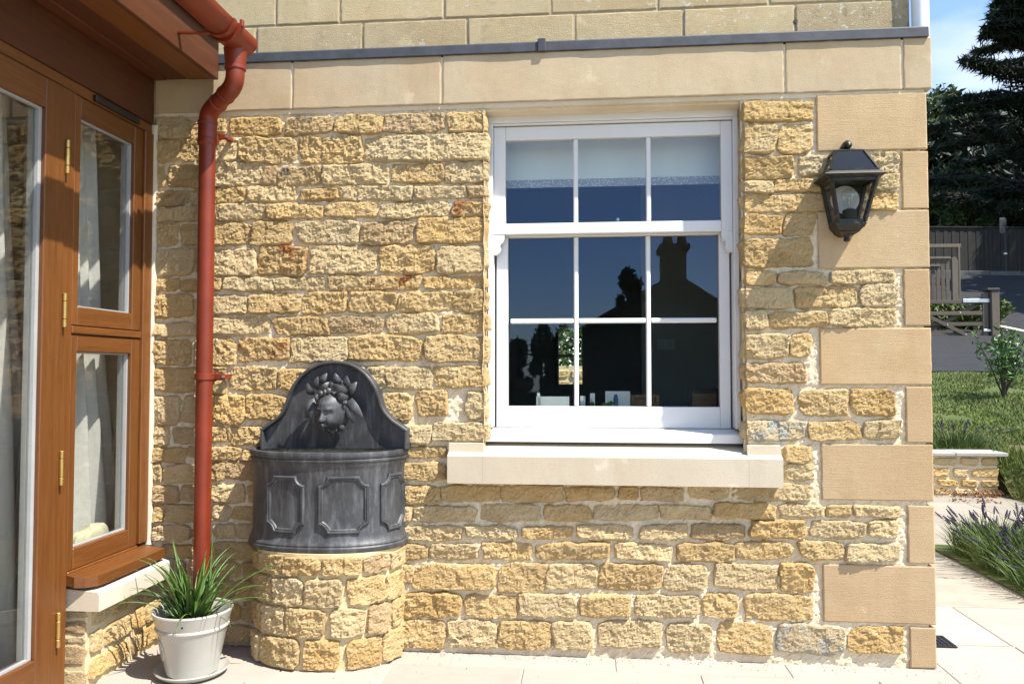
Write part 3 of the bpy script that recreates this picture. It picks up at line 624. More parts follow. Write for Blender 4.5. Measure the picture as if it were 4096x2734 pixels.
obj('sash_fastener', MB().box(o[0] - .03, o[0] + .01, .15, .175, 1.796, 1.803, .001).tube([(o[0] + .012, .16, 1.80), (o[0] + .012, .16, 1.812)], .004, 10).tube([(o[0] + .012, .16, 1.811), (o[0] + .012, .16, 1.816), (o[0] + .012, .16, 1.824), (o[0] + .012, .16, 1.829)], [.004, .009, .009, .004], 12), 'steel', win, smooth=40)
# room behind the window
mb = MB(); RX0, RX1, RY1 = -2.4, 1.19, 3.4
g0 = onY(2232, 1309, RY1); g1 = onY(2329, 1537, RY1)
mb.box(RX0, g0[0], RY1, RY1 + .2, 0, 2.44); mb.box(g1[0], RX1, RY1, RY1 + .2, 0, 2.44); mb.box(g0[0], g1[0], RY1, RY1 + .2, 0, g1[2]); mb.box(g0[0], g1[0], RY1, RY1 + .2, g0[2], 2.44)
mb.box(RX0 - .1, RX0, T + .001, RY1 + .2, 0, 2.44); mb.box(RX0, 1.199, T + .001, RY1, 2.40, 2.449); mb.box(RX0, 1.199, T + .001, RY1, -.04, .01); mb.box(1.185, 1.199, T + .001, RY1, .01, 2.4)
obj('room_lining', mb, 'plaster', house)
obj('window_board', MB().box(-.46, .66, .204, .42, .868, .900, .004), 'white_paint', house, fix=False)
obj('rear_window_frame', MB().box(g0[0] - .03, g1[0] + .03, RY1 - .03, RY1 - .005, g0[2], g0[2] + .04).box(g0[0], g1[0], RY1 + .02, RY1 + .05, (g0[2] + g1[2]) / 2 - .012, (g0[2] + g1[2]) / 2 + .012), 'white_paint', house)
p0 = onY(2000 + 1640 * .3831, 1150 + 540 * .3831, 1.9); p1 = onY(2000 + 1825 * .3831, 1150 + 645 * .3831, 1.9)
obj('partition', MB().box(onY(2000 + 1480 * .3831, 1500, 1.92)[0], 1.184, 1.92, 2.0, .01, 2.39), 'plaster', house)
sw = tag(obj('light_switch', MB().box(p0[0], p1[0], 1.908, 1.919, p1[2], p0[2], .002), 'switch_plate', None, fix=False), 'pale three gang light switch plate on the dark room wall', 'switch')
for i in range(3):
    cx_ = p0[0] + (p1[0] - p0[0]) * (.22 + .28 * i); zc = (p0[2] + p1[2]) / 2
    obj('rocker', MB().box(cx_ - .012, cx_ + .012, 1.899, 1.9075, zc - .018, zc + .018, .003), 'switch_plate', sw, fix=False)
# ------------------------------------------------------------------ conservatory
XF = -1.89
con = thing('conservatory', 'orange brown timber conservatory with glazed door on low stone plinth', 'conservatory', (-2.2, -.6, 0))
def cb(name, x0, x1, y0, y1, z0, z1, mat, par=None, c=.003): return obj(name, MB().box(x0, x1, y0, y1, z0, z1, c), mat, par or con, ((x0 + x1) / 2, (y0 + y1) / 2, (z0 + z1) / 2), fix=False)
cb('lintel_beam', XF - .12, XF + .004, -3.3, -.022, 2.2395, 2.433, 'wood_shaded')
cb('frame_head', XF - .09, XF - .004, -3.3, -.0225, 2.2002, 2.239, 'wood_h')
cb('corner_post', XF - .09, XF, -.076, -.006, .436, 2.2, 'wood_v')
cb('door_post', XF - .09, XF - .006, -.594, -.536, .004, 2.2, 'wood_v')
mm = MB()
zz = np.linspace(.42, 2.24, 90); V = []
for z in zz:
    w = float(noise2(np.array([z]), np.array([0.]), .10, 70)[0]) * .008
    V += [(XF - .03, .005, z), (XF + .014 + w, .004, z), (XF + .012 + w, -.012 + w * .4, z), (XF - .004, -.016, z), (XF - .03, -.0058, z)]
F = [(i * 5 + j, (i + 1) * 5 + j, (i + 1) * 5 + (j + 1) % 5, i * 5 + (j + 1) % 5) for i in range(len(zz) - 1) for j in range(5)]
obj('sealant_strip', (V, F), 'sill_pale', con, smooth=True)
# soffit boards, fascia, roof
for a, b, dz, mt in ((XF - .1, XF + .062, 0, 'wood_shaded'), (XF + .064, XF + .155, .002, 'wood_shaded'), (XF + .157, XF + .292, -.001, 'wood_h')):  # outer board takes the lighter timber colour to stand for bounced light
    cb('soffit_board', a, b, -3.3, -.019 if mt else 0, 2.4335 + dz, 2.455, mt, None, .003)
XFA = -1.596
cb('fascia_board', XFA - .022, XFA, -3.3, -.019, 2.428, 2.60, 'wood_shaded')
mb = MB().prism([(XFA + .03, 2.60), (-4.2, 3.35), (-4.2, 3.41), (XFA + .03, 2.66)], lambda a, b, d: (a, d, b), -3.3, -.02); obj('roof', mb, 'roof_slate', con)
# casements
def casement(z0, z1, gz0, gz1):
    X1 = XF - .010; X0 = XF - .066
    cs = cb('casement', X0, X1, -.533, -.497, z0, z1, 'wood_v')
    cb('stile', X0, X1, -.141, -.079, z0, z1, 'wood_v', cs)
    cb('top_rail', X0 + .0005, X1 - .0005, -.4968, -.1412, gz1, z1, 'wood_h', cs); cb('bottom_rail', X0 + .0005, X1 - .0005, -.4968, -.1412, z0, gz0, 'wood_h', cs)
    o = MB(); xg = XF - .040
    for y0, y1, a, b in ((-.4965, -.489, gz0, gz1), (-.149, -.1415, gz0, gz1), (-.489, -.149, gz1 - .006, gz1 - .0005), (-.489, -.149, gz0 + .0005, gz0 + .006)): o.box(xg - .004, xg + .014, y0, y1, a, b)
    obj('gasket', o, 'grey_gasket', cs, fix=False)
    o = MB().box(xg - .026, xg - .006, -.149, -.1415, gz0, gz1); obj('spacer_bar', o, 'grey_gasket', cs, fix=False)
    cb('window_pane', xg - .002, xg + .002, -.489, -.149, gz0 + .006, gz1 - .006, 'glass_door', cs, 0)
casement(1.336, 2.198, 1.406, 2.121); casement(.432, 1.302, .510, 1.238)
cb('transom', XF - .09, XF - .004, -.535, -.077, 1.305, 1.333, 'wood_h')
tv = cb('trickle_vent', XF - .004, XF + .012, -.44, -.14, 2.203, 2.228, 'black_plastic')
# timber sill with rounded nose
mb = MB()
poly = [(XF - .09, -.066), (XF - .09, -.512), (XF - .02, -.535), (XF + .03, -.548), (XF + .062, -.530), (XF + .085, -.49), (XF + .090, -.45), (XF + .090, -.03), (XF - .09, -.03)]
mb.prism(poly, lambda a, b, d: (a, b, d + (XF - a) * .12), .384, .422); obj('timber_sill', mb, 'wood_h', con)
cb('sill_upstand', XF - .06, XF - .006, -.53, -.077, .400, .4315, 'wood_h')
ssl = MB(); ssl.prism([(-2.02, .290), (-1.780, .290), (-1.780, .352), (-1.786, .359), (-2.02, .378)], lambda a, b, d: (a, d, b), -.522, .006); obj('stone_sill', ssl, 'sill_pale', con, (-1.85, -.26, .33))
# plinth
PX, PYE = -1.842, -.497
obj('plinth_core', MB().box(-2.05, PX, PYE, .02, -.02, .289, .004), 'mortar_gold', con)
def rock_obj(name, w, h, seed, mat, parent, c, mapf, **kw):
    V, F = rock(w, h, seed, **kw); W_ = np.array([mapf(*p) for p in V])
    me = bpy.data.meshes.new(name); me.from_pydata((W_ - np.array(c)).tolist(), [], F); me.materials.append(M[mat])
    return link(bpy.data.objects.new(name, me), parent, c)
pls = [(.215, .285, (-.48, -.36, -.23, -.1, 0)), (.115, .20, (-.49, -.40, -.20, -.12, 0.0)), (.02, .10, (-.49, -.22, -.15, 0.0))]
sd = 500
for z0, z1, ys in pls:
    for a, b in zip(ys, ys[1:]):
        sd += 1; c = (PX, (a + b) / 2, (z0 + z1) / 2)
        rock_obj('plinth_stone', (b - a) - .014, z1 - z0, sd, pr.choice(['stone', 'stone_gold', 'stone_pale']), con, c, lambda p, q, n, c=c: (c[0] + n - .002, c[1] + p, c[2] + q), prot=.016, back=.02)
for z0, z1 in ((.255, .288), (.20, .245), (.165, .193), (.085, .158), (.005, .07)):
    sd += 1; c = (PX - .05, PYE, (z0 + z1) / 2)
    rock_obj('pier_stone', .10, z1 - z0, sd, pr.choice(['stone_brown', 'stone_pale', 'stone_gold']), con, c, lambda p, q, n, c=c: (c[0] + p, c[1] - n * .35, c[2] + q), prot=.014, back=.02)
# door
DX1 = XF + .0; DX0 = XF - .058
dr = cb('door', DX0, DX1, -.705, -.597, .012, 2.196, 'wood_v')
cb('door_stile', DX0, DX1, -1.50, -1.39, .012, 2.196, 'wood_v', dr)
cb('top_rail', DX0 + .0005, DX1 - .0005, -1.3898, -.7052, 2.09, 2.196, 'wood_h', dr); cb('bottom_rail', DX0 + .0005, DX1 - .0005, -1.3898, -.7052, .012, .177, 'wood_h', dr)
xg = XF - .030
o = MB()
for y0, y1, a, b in ((-.722, -.7055, .178, 2.0895), (-1.389, -1.375, .178, 2.0895), (-1.375, -.722, 2.082, 2.0895), (-1.375, -.722, .1775, .185)): o.box(xg - .004, xg + .014, y0, y1, a, b)
obj('gasket', o, 'grey_gasket', dr, fix=False); obj('spacer_bar', MB().box(xg - .026, xg - .006, -.722, -.712, .18, 2.088), 'grey_gasket', dr, fix=False)
cb('door_pane', xg - .002, xg + .002, -1.375, -.722, .185, 2.082, 'glass_door', dr, 0)
for v in (360, 712, 1070, 1433):
    z = float(onX(152 * K, v * K, XF)[2])
    mb = MB(); hx, hy = XF + .006, -.5955
    for a, b in ((-.062, -.033), (-.032, .032), (.033, .062)): mb.tube([(hx, hy, z + a), (hx, hy, z + a + .002), (hx, hy, z + b - .002), (hx, hy, z + b)], [.0065, .0085, .0085, .0065], 14)
    obj('hinge', mb, 'brass', dr, (hx, hy, z), smooth=40)
obj('door_leaf', MB().box(DX0, DX1, -3.3, -1.504, .012, 2.196, .003), 'wood_v', con)
# inside of the conservatory
mb = MB().box(-4.25, -4.2, -3.3, .0, -.02, 2.9).box(-4.2, -1.96, -3.3, 0, -.02, .03).box(-4.2, XFA - .03, -3.3, -.02, 2.62, 2.64).box(-4.25, XF - .07, -3.4, -3.302, -.02, 2.6)
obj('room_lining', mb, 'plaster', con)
obj('inner_board', MB().box(-2.18, -1.962, -.53, .0, .379, .416, .003), 'white_paint', con, fix=False)
# curtains
def drape(name, label, pts, x, folds, amp, seed):
    # pts: list of (z, y0, y1) from the top down
    nz = 40; nf = 72; V = []; z_ = np.linspace(pts[0][0], pts[-1][0], nz)
    zp = [p[0] for p in pts][::-1]; ya = np.interp(z_, zp, [p[1] for p in pts][::-1]); yb = np.interp(z_, zp, [p[2] for p in pts][::-1])
    for side in (0, .004):
        for j in range(nz):
            for i in range(nf):
                q = i / (nf - 1); f = math.sin(q * folds * 2 * math.pi + seed + j * .03) + .4 * math.sin(q * folds * 4.7 + j * .08)
                V.append((x + f * amp - side, ya[j] + (yb[j] - ya[j]) * q, z_[j]))
    F = []; n0 = nz * nf
    for s in (0, 1):
        for j in range(nz - 1):
            for i in range(nf - 1):
                q = (s * n0 + j * nf + i, s * n0 + j * nf + i + 1, s * n0 + (j + 1) * nf + i + 1, s * n0 + (j + 1) * nf + i); F.append(q if s else q[::-1])
    for j in range(nz - 1):
        for i in (0, nf - 1): F.append((j * nf + i, (j + 1) * nf + i, n0 + (j + 1) * nf + i, n0 + j * nf + i))
    return tag(obj(name, (V, F), 'curtain', None, smooth=True), label, 'curtain')
def cy(u, v, x): p = onX(u * K, v * K, x); return float(p[1])
drape('curtain', 'white curtain hanging behind the tall glazed door pane', [(2.25, -1.30, cy(8, 250, -2.08)), (1.6, -1.30, cy(22, 600, -2.08)), (1.0, -1.3, cy(48, 960, -2.08)), (.06, -1.32, cy(68, 1500, -2.08))], -2.08, 9, .022, .4)
drape('curtain', 'white curtain gathered behind the narrow casement beside the door', [(2.2, -.56, cy(208, 280, -2.08)), (1.4, -.56, cy(228, 705, -2.08)), (1.0, -.56, cy(250, 950, -2.08)), (.42, -.58, cy(280, 1230, -2.08))], -2.08, 6, .022, 1.9)
CUX, CUY = -2.0, cy(206, 1225, -2.0)
mb = MB(); V = []; F = []
n, m = 26, 14
for j in range(m + 1):
    for i in range(n):
        a = 2 * math.pi * i / n; t = -1 + 2 * j / m; c = max(0, 1 - t * t) ** .5
        ca, sa = math.cos(a), math.sin(a); rr = (abs(ca) ** 3.2 + abs(sa) ** 3.2) ** (-1 / 3.2)
        e = .9 + .1 * math.sin(a * 7)
        V.append((CUX + .045 * rr * ca * (c ** .45) * e, CUY + .10 * rr * sa * (c ** .45) * e, .480 + .062 * t + .012 * sa))
F = [(j * n + i, j * n + (i + 1) % n, (j + 1) * n + (i + 1) % n, (j + 1) * n + i) for j in range(m) for i in range(n)]
cu = tag(obj('cushion', (V, F), 'cushion', None, (CUX, CUY, .405), smooth=True), 'crumpled pale yellow cushion on the inner sill of the lower casement', 'cushion')
# ------------------------------------------------------------------ gutter and downpipe
gut = thing('gutter', 'red brown half round gutter along the timber eaves', 'gutter', (-1.44, -.9, 2.5))
GX, GZ, GR = -1.43, 2.535, .060
def gutter_seg(y0, y1, r, t=.003):
    mb = MB(); n = 20; V = []
    for y in (y0, y1):
        for rr in (r, r - t):
            for k in range(n + 1):
                a = math.pi + math.pi * k / n; V.append((GX + rr * math.cos(a), y, GZ + rr * math.sin(a)))
    N = n + 1; F = []
    for k in range(n):
        F += [(k, k + 1, 2 * N + k + 1, 2 * N + k), (N + k + 1, N + k, 3 * N + k, 3 * N + k + 1), (k + 1, k, N + k, N + k + 1), (2 * N + k, 2 * N + k + 1, 3 * N + k + 1, 3 * N + k)]
    F += [(0, 2 * N, 3 * N, N), (n, N + n, 3 * N + n, 2 * N + n)]
    return mb.add(V, F)
obj('trough', gutter_seg(-3.3, -.30, GR), 'pipe_red', gut, smooth=40)
ol = obj('outlet_trough', gutter_seg(-.302, -.145, GR + .005, .006), 'pipe_red', gut, smooth=40)
obj('outlet_collar', gutter_seg(-.325, -.298, GR + .011, .012), 'pipe_red', ol, smooth=40)
obj('clip', MB().box(GX + GR + .003, GX + GR + .017, -.322, -.302, GZ - .012, GZ + .018, .003), 'pipe_red', ol, fix=False)
V = [(GX + GR * math.cos(math.pi + math.pi * k / 20), y, GZ + GR * math.sin(math.pi + math.pi * k / 20)) for y in (-.1475, -.144) for k in range(21)]
obj('end_cap', (V, [tuple(range(21)), tuple(range(21, 42))[::-1]] + [(k, k + 1, 22 + k, 21 + k) for k in range(20)] + [(20, 0, 21, 41)]), 'pipe_red', ol, smooth=40)
for y in (-.36, -1.25, -2.15):
    b_ = obj('bracket', gutter_seg(y - .012, y + .012, GR + .006, .006), 'pipe_red', gut, smooth=40)
    obj('bracket_arm', MB().bar((XFA, y, GZ - .045), (GX - .03, y, GZ - .050), .02, .006), 'pipe_red', b_)
dp = thing('downpipe', 'red brown round downpipe with swan neck in the corner', 'downpipe', (-1.612, -.080, 0))
PR = .034; PXc, PYc = -1.612, -.080
def arcpts(p0, p1, p2, n=7):
    p0, p1, p2 = map(Vector, (p0, p1, p2)); return [(p0 * (1 - t) ** 2 + p1 * 2 * t * (1 - t) + p2 * t * t) for t in [i / n for i in range(n + 1)]]
ox, oy = -1.437, -.20
obj('pipe', MB().tube([(PXc, PYc, .02), (PXc, PYc, 2.16)], PR, 28), 'pipe_red', dp, smooth=40)
obj('outlet_spigot', MB().tube([(ox, oy, 2.483), (ox, oy, 2.40)], [.047, .038], 28), 'pipe_red', dp, smooth=40)
def ringpipe(zs, c, d=(0, 0, -1), r0=PR):
    return None
col = MB().tube([(ox, oy, 2.450), (ox, oy, 2.438), (ox, oy, 2.436), (ox, oy, 2.412), (ox, oy, 2.410), (ox, oy, 2.398), (ox, oy, 2.395)], [.041, .0425, .039, .039, .0425, .0425, .039], 28); obj('collar', col, 'pipe_red', dp, smooth=30)
p_a = Vector((ox, oy, 2.40)); k1 = Vector((ox, oy, 2.335)); k2 = Vector((PXc, PYc, 2.262)); p_b = Vector((PXc, PYc, 2.20))
dirn = (k2 - k1).normalized()
b1 = [p_a] + arcpts(k1 + Vector((0, 0, .045)), k1, k1 + dirn * .05) + [k1 + dirn * .075]
b2 = [k2 - dirn * .085] + arcpts(k2 - dirn * .05, k2, k2 - Vector((0, 0, .045))) + [p_b]
obj('upper_bend', MB().tube(b1, .0375, 28), 'pipe_red', dp, smooth=40); obj('lower_bend', MB().tube(b2, .0375, 28), 'pipe_red', dp, smooth=40)
obj('offset_pipe', MB().tube([k1 + dirn * .06, k2 - dirn * .06], .0355, 28), 'pipe_red', dp, smooth=40)
obj('collar', MB().tube([k1 + dirn * .068, k1 + dirn * .070, k1 + dirn * .082, k1 + dirn * .084], [.036, .0395, .0395, .036], 28), 'pipe_red', dp, smooth=30)
obj('collar', MB().tube([k2 - dirn * .092, k2 - dirn * .090, k2 - dirn * .078, k2 - dirn * .076], [.036, .0395, .0395, .036], 28), 'pipe_red', dp, smooth=30)
obj('socket', MB().tube([(PXc, PYc, z) for z in (2.228, 2.226, 2.214, 2.212, 2.148, 2.146, 2.132, 2.128, 2.120)], [.037, .0415, .0415, .0385, .0385, .0415, .0415, .0385, .0345], 28), 'pipe_red', dp, smooth=30)
def pipe_clip(z, h):
    cl = obj('pipe_clip', MB().tube([(PXc, PYc, z - h / 2), (PXc, PYc, z - h / 2 + .001), (PXc, PYc, z + h / 2 - .001), (PXc, PYc, z + h / 2)], [.037, .0392, .0392, .037], 28).box(PXc + .036, PXc + .082, -.06, -.052, z - h / 2, z + h / 2, .003).box(PXc - .045, PXc - .03, -.06, -.052, z - h / 2, z + h / 2, .003).box(PXc - .02, PXc + .02, -.05, .012, z - h / 2 + .003, z + h / 2 - .003).box(PXc + .06, PXc + .08, -.0525, .012, z - h / 2 + .004, z + h / 2 - .004), 'pipe_red', dp, smooth=30)
    obj('screw', MB().tube([(PXc + .074, -.0605, z), (PXc + .074, -.064, z)], .006, 12), 'steel', cl)
pipe_clip(2.166, .024); pipe_clip(float(onY(900, 1505, -.07)[2]), .026)
wp = thing('white_downpipe', 'white plastic downpipe rising above the lead capping at the corner', 'downpipe', (1.40, .1, 2.55))
obj('pipe', MB().tube([(1.386, .13, 2.44), (1.386, .13, 4.1)], .034, 28), 'white_pvc', wp, smooth=40)
wp_c = obj('pipe_clip', MB().tube([(1.386, .13, 3.3), (1.386, .13, 3.33)], .039, 28), 'white_pvc', wp, smooth=40)
# ------------------------------------------------------------------ fountain
def dplan(cx, a, b, e=2.35, n=96):
    th = np.linspace(math.pi, 2 * math.pi, n); c, s = np.cos(th), np.sin(th)
    P = np.stack([cx + a * np.sign(c) * np.abs(c) ** (2 / e), -np.abs(s) ** (2 / e) * b], 1)
    d = np.concatenate([[0], np.cumsum(np.linalg.norm(np.diff(P, axis=0), axis=1))])
    return P, d
class Plan:
    def __init__(s, cx, a, b, e=2.35): s.P, s.d = dplan(cx, a, b, e); s.L = s.d[-1]
    def at(s, t):
        x = np.interp(t, s.d, s.P[:, 0]); y = np.interp(t, s.d, s.P[:, 1]); h = .004
        tx = np.interp(t + h, s.d, s.P[:, 0]) - np.interp(t - h, s.d, s.P[:, 0]); ty = np.interp(t + h, s.d, s.P[:, 1]) - np.interp(t - h, s.d, s.P[:, 1])
        l = math.hypot(tx, ty) + 1e-9; return x, y, ty / l, -tx / l
    def pt(s, t, z, n):
        x, y, nx, ny = s.at(t); return (x + nx * n, y + ny * n, z)
    def find(s, u, z, n=0):
        best = 0; bd = 1e9; ts = np.linspace(.001, s.L - .001, 260)
        us = [proj(s.pt(t, z, n))[0] for t in ts]; us = np.array(us); i0 = int(us.argmin())
        seg = us[i0:]; return float(np.interp(u, seg, ts[i0:])) if len(seg) > 1 else ts[i0]
FCX = -1.087
ped = thing('fountain_plinth', 'rounded golden stone plinth carrying the lead fountain', 'plinth', (FCX, -.12, 0))
pp = Plan(-1.078, .302, .248, 2.25)
zs = np.linspace(-.01, .452, 44); ts = np.linspace(0, pp.L, 110); V = []
for z in zs:
    for t in ts:
        n = float(perlin(np.array([[t / .06, z / .06, 3.3]]))[0]) * .004 + float(perlin(np.array([[t / .02, z / .02, 5.3]]))[0]) * .002; V.append(pp.pt(t, z, n + (.008 if z > .43 else 0)))
nt = len(ts); F = [(j * nt + i, j * nt + i + 1, (j + 1) * nt + i + 1, (j + 1) * nt + i) for j in range(len(zs) - 1) for i in range(nt - 1)]
F.append(tuple((len(zs) - 1) * nt + i for i in range(nt)))
obj('plinth_core', (V, F), 'mortar_gold', ped, smooth=60)
prow = [(.370, .438, [(70,115),(125,385),(410,790),(835,1235),(1290,1555),(1570,1720)]), (.252, .352, [(85,255),(285,600),(635,1030),(1105,1515),(1530,1715)]), (.135, .240, [(75,150),(165,400),(425,850),(920,1290),(1335,1575),(1592,1710)]), (.008, .118, [(75,150),(165,560),(625,1000),(1100,1480),(1492,1710)])]
for z0, z1, xs in prow:
    for a, b in xs:
        zc = (z0 + z1) / 2; t0 = pp.find(980 + a * .3725, zc, .016); t1 = pp.find(980 + b * .3725, zc, .016)
        if t1 - t0 < .04: t0 = max(.0, t1 - .06)
        sd += 1; tc = (t0 + t1) / 2; c = pp.pt(tc, zc, 0)
        rock_obj('plinth_stone', t1 - t0 + .014, z1 - z0 + .012, sd, pr.choices(['stone_gold', 'stone_pale', 'stone', 'stone_brown'], [2.5, 6, 3, .3])[0], ped, c, lambda p, q, n, tc=tc, zc=zc: pp.pt(min(max(tc + p, 0), pp.L), zc + q, n), prot=.017, tilt=.4, back=.02, skew=.25, edge=.007)
fou = thing('wall_fountain', 'grey lead wall fountain with cherub mask and panelled bowed basin', 'fountain', (FCX, -.1, .452))
bp = Plan(FCX, .318, .232, 2.3)
def sweep(plan, prof, mat, name, par, closed=False):   # prof: (offset, z)
    ts = np.linspace(0, plan.L, 120); V = [plan.pt(t, z, o) for t in ts for o, z in prof]; n = len(prof)
    F = [(i * n + j, (i + 1) * n + j, (i + 1) * n + (j + 1) % n, i * n + (j + 1) % n) for i in range(len(ts) - 1) for j in range(n if closed else n - 1)]
    return obj(name, (V, F), mat, par, smooth=35)
ZB, ZT = .4525, .846
sweep(bp, [(-.10, ZB + .03), (-.02, ZB + .001), (.014, ZB), (.017, ZB + .006), (.017, ZB + .018), (.013, ZB + .023), (.015, ZB + .028), (.012, ZB + .036), (.007, ZB + .041), (.004, ZB + .055), (0, ZB + .066), (0, ZT - .075), (.003, ZT - .062), (.007, ZT - .054), (.008, ZT - .042), (.013, ZT - .038), (.013, ZT - .031), (.010, ZT - .028), (.015, ZT - .023), (.017, ZT - .012), (.014, ZT - .003), (.006, ZT), (-.008, ZT - .002), (-.011, ZT - .02), (-.012, ZB + .12), (-.10, ZB + .12)], 'lead', 'basin', fou)
bas = bpy.data.objects['basin']
obj('basin_water', MB().add([bp.pt(t, ZT - .10, -.014) for t in np.linspace(0, bp.L, 60)], [tuple(range(60))]), 'dark_glass', bas)
def panel(u0, u1, zlo, zhi):
    zc = (zlo + zhi) / 2; t0 = bp.find(u0, zc, .006); t1 = bp.find(u1, zc, .006); c = .036
    def outline(o):
        P = []; a0, a1, b0, b1 = t0 + o, t1 - o, zlo + o, zhi - o
        for cx, cz, q in ((t0, zlo, 0), (t1, zlo, 1), (t1, zhi, 2), (t0, zhi, 3)):
            r = c + o * .9; A = np.linspace(0, math.pi / 2, 6)
            base = {0: [(math.sin(x), math.cos(x)) for x in A], 1: [(-math.cos(x), math.sin(x)) for x in A], 2: [(-math.sin(x), -math.cos(x)) for x in A], 3: [(math.cos(x), -math.sin(x)) for x in A]}[q]
            for dx, dz in base: P.append((min(max(cx + dx * r, a0), a1), min(max(cz + dz * r, b0), b1)))
        return P
    prof = [(0, 0.0), (.001, .007), (.005, .011), (.010, .010), (.012, .006), (.016, .007), (.019, .004), (.021, .0005)]
    rings = [[bp.pt(t, z, h) for t, z in outline(o)] for o, h in prof]; n = len(rings[0]); V = [p for r_ in rings for p in r_]
    F = [(k * n + i, k * n + (i + 1) % n, (k + 1) * n + (i + 1) % n, (k + 1) * n + i) for k in range(len(prof) - 1) for i in range(n)]
    obj('panel_moulding', (V, F), 'lead', bas, smooth=35)
zz0, zz1 = .525, .752
for a, b in ((645, 1005), (288, 552), (1085, 1250)): panel(900 + a * .574, 900 + b * .574, zz0, zz1)
panel(900 + 212 * .574, 900 + 238 * .574, zz0, zz1) if False else None
# back plate with ogee outline
BO = [(243, 775), (243, 640), (275, 612), (320, 580), (370, 540), (400, 490), (425, 425), (455, 350), (500, 282), (560, 225), (640, 180), (740, 160), (850, 172), (940, 215), (1005, 275), (1050, 345), (1078, 420), (1095, 475), (1125, 525), (1170, 572), (1220, 606), (1268, 640), (1268, 775)]
def dense(P, n=6):
    P = np.array(P, float); out = [P[0]]
    for i in range(len(P) - 1):
        if i in (0, len(P) - 2): out.append(P[i + 1]); continue
        p0, p1, p2, p3 = P[max(i - 1, 1)], P[i], P[i + 1], P[min(i + 2, len(P) - 2)]
        for t in np.linspace(0, 1, n + 1)[1:]: out.append(.5 * ((2 * p1) + (-p0 + p2) * t + (2 * p0 - 5 * p1 + 4 * p2 - p3) * t * t + (-p0 + 3 * p1 - 3 * p2 + p3) * t ** 3))
    return np.array(out)
YB = -.036; YF = -.066
ol = [onY(900 + a * .574, 1350 + b * .574, YF) for a, b in dense(BO)]
ol = [(p[0], p[2]) for p in ol]; xl, xr = ol[0][0], ol[-1][0]
cxp = sum(p[0] for p in ol) / len(ol); czp = .80
def inset(P, d):
    P = np.array(P); T_ = np.gradient(P, axis=0); N = np.stack([T_[:, 1], -T_[:, 0]], 1); N /= np.linalg.norm(N, axis=1)[:, None]; Q = P + N * d; Q[1] = (P[1][0] + d, Q[2][1] - .003); Q[-2] = (P[-2][0] - d, Q[-3][1] - .003); Q[0] = (P[0][0] + d, P[0][1]); Q[-1] = (P[-1][0] - d, P[-1][1]); return Q
ZL = ZT - .03
rings = [([(x, max(z, ZL)) for x, z in ol], .010), ([(x, max(z, ZL)) for x, z in ol], YF + .004), ([(x, max(z, ZL)) for x, z in inset(ol, .003)], YF), ([(x, max(z, ZL)) for x, z in inset(ol, .010)], YF), ([(x, max(z, ZL)) for x, z in inset(ol, .013)], YF + .004), ([(x, max(z, ZL)) for x, z in inset(ol, .015)], YB)]
V = []; F = []; n = len(ol)
for P_, y in rings: V += [(x, y, z) for x, z in P_]
for k in range(len(rings) - 1): F += [(k * n + i, k * n + i + 1, (k + 1) * n + i + 1, (k + 1) * n + i) for i in range(n - 1)]
k = len(rings) - 1; F += [(k * n + i, k * n + i + 1, k * n + n - 2 - i, k * n + n - 1 - i) for i in range(n // 2)]
bpl = obj('back_plate', (V, F), 'lead', fou, smooth=30)
# cherub mask
fc = onY(1150 + 480 * .368, 1450 + 530 * .368, -.10)
FW, FH, FD = .070, .090, .080
ng = 46; V = []; F = []
def G(a, b, ca, cb_, sa, sb): return math.exp(-((a - ca) / sa) ** 2 - ((b - cb_) / sb) ** 2)
rot = Matrix.Rotation(R(-14), 3, 'Z') @ Matrix.Rotation(R(10), 3, 'X')
for j in range(ng + 1):
    el = -math.pi / 2 + math.pi * j / ng
    for i in range(ng + 1):
        az = -math.pi * .62 + 2 * math.pi * .62 * i / ng
        x = math.cos(el) * math.sin(az); y = -math.cos(el) * math.cos(az); z = math.sin(el)
        fr = max(0, -y); d = 0
        a, b = x, z
        d += .17 * G(a, b, 0, -.08, .10, .22) + .10 * G(a, b, 0, -.20, .15, .10) + .05 * G(a, b, -.13, -.22, .07, .06) + .05 * G(a, b, .13, -.22, .07, .06)
        d += .13 * (G(a, b, -.48, -.32, .28, .26) + G(a, b, .48, -.32, .28, .26))
        d -= .12 * (G(a, b, -.36, .10, .17, .10) + G(a, b, .36, .10, .17, .10)); d += .07 * (G(a, b, -.36, .09, .10, .055) + G(a, b, .36, .09, .10, .055))
        d += .08 * (G(a, b, -.34, .27, .24, .07) + G(a, b, .34, .27, .24, .07)) + .07 * G(a, b, 0, .55, .5, .2)
        d += .13 * G(a, b, 0, -.50, .15, .11) - .05 * G(a, b, 0, -.36, .3, .05) - .09 * G(a, b, 0, -.66, .3, .06) + .11 * G(a, b, 0, -.82, .2, .12)
        p = Vector((x * FW * (1 - .12 * max(0, -z)), y * FD - d * fr * .13, z * FH)); p = rot @ p
        V.append((fc[0] + p.x, -.080 + p.y, fc[2] + p.z))
F = [(j * (ng + 1) + i, j * (ng + 1) + i + 1, (j + 1) * (ng + 1) + i + 1, (j + 1) * (ng + 1) + i) for j in range(ng) for i in range(ng)]
mask = obj('cherub_mask', (V, F), 'lead', fou, smooth=True)
q = rot @ Vector((0, -FD - .010, -.039)); q = Vector((fc[0], -.080, fc[2])) + q
obj('spout', MB().tube([q + Vector((0, .012, 0)), q, q + Vector((-.003, -.008, -.002)), q + Vector((-.003, -.008, -.002)), q], [.010, .009, .0085, .0055, .005], 14), 'lead', mask, smooth=40)
obj('spout_bore', MB().tube([q + Vector((-.001, -.003, 0)), q + Vector((-.001, -.004, 0))], .0055, 12), 'rubber', mask)
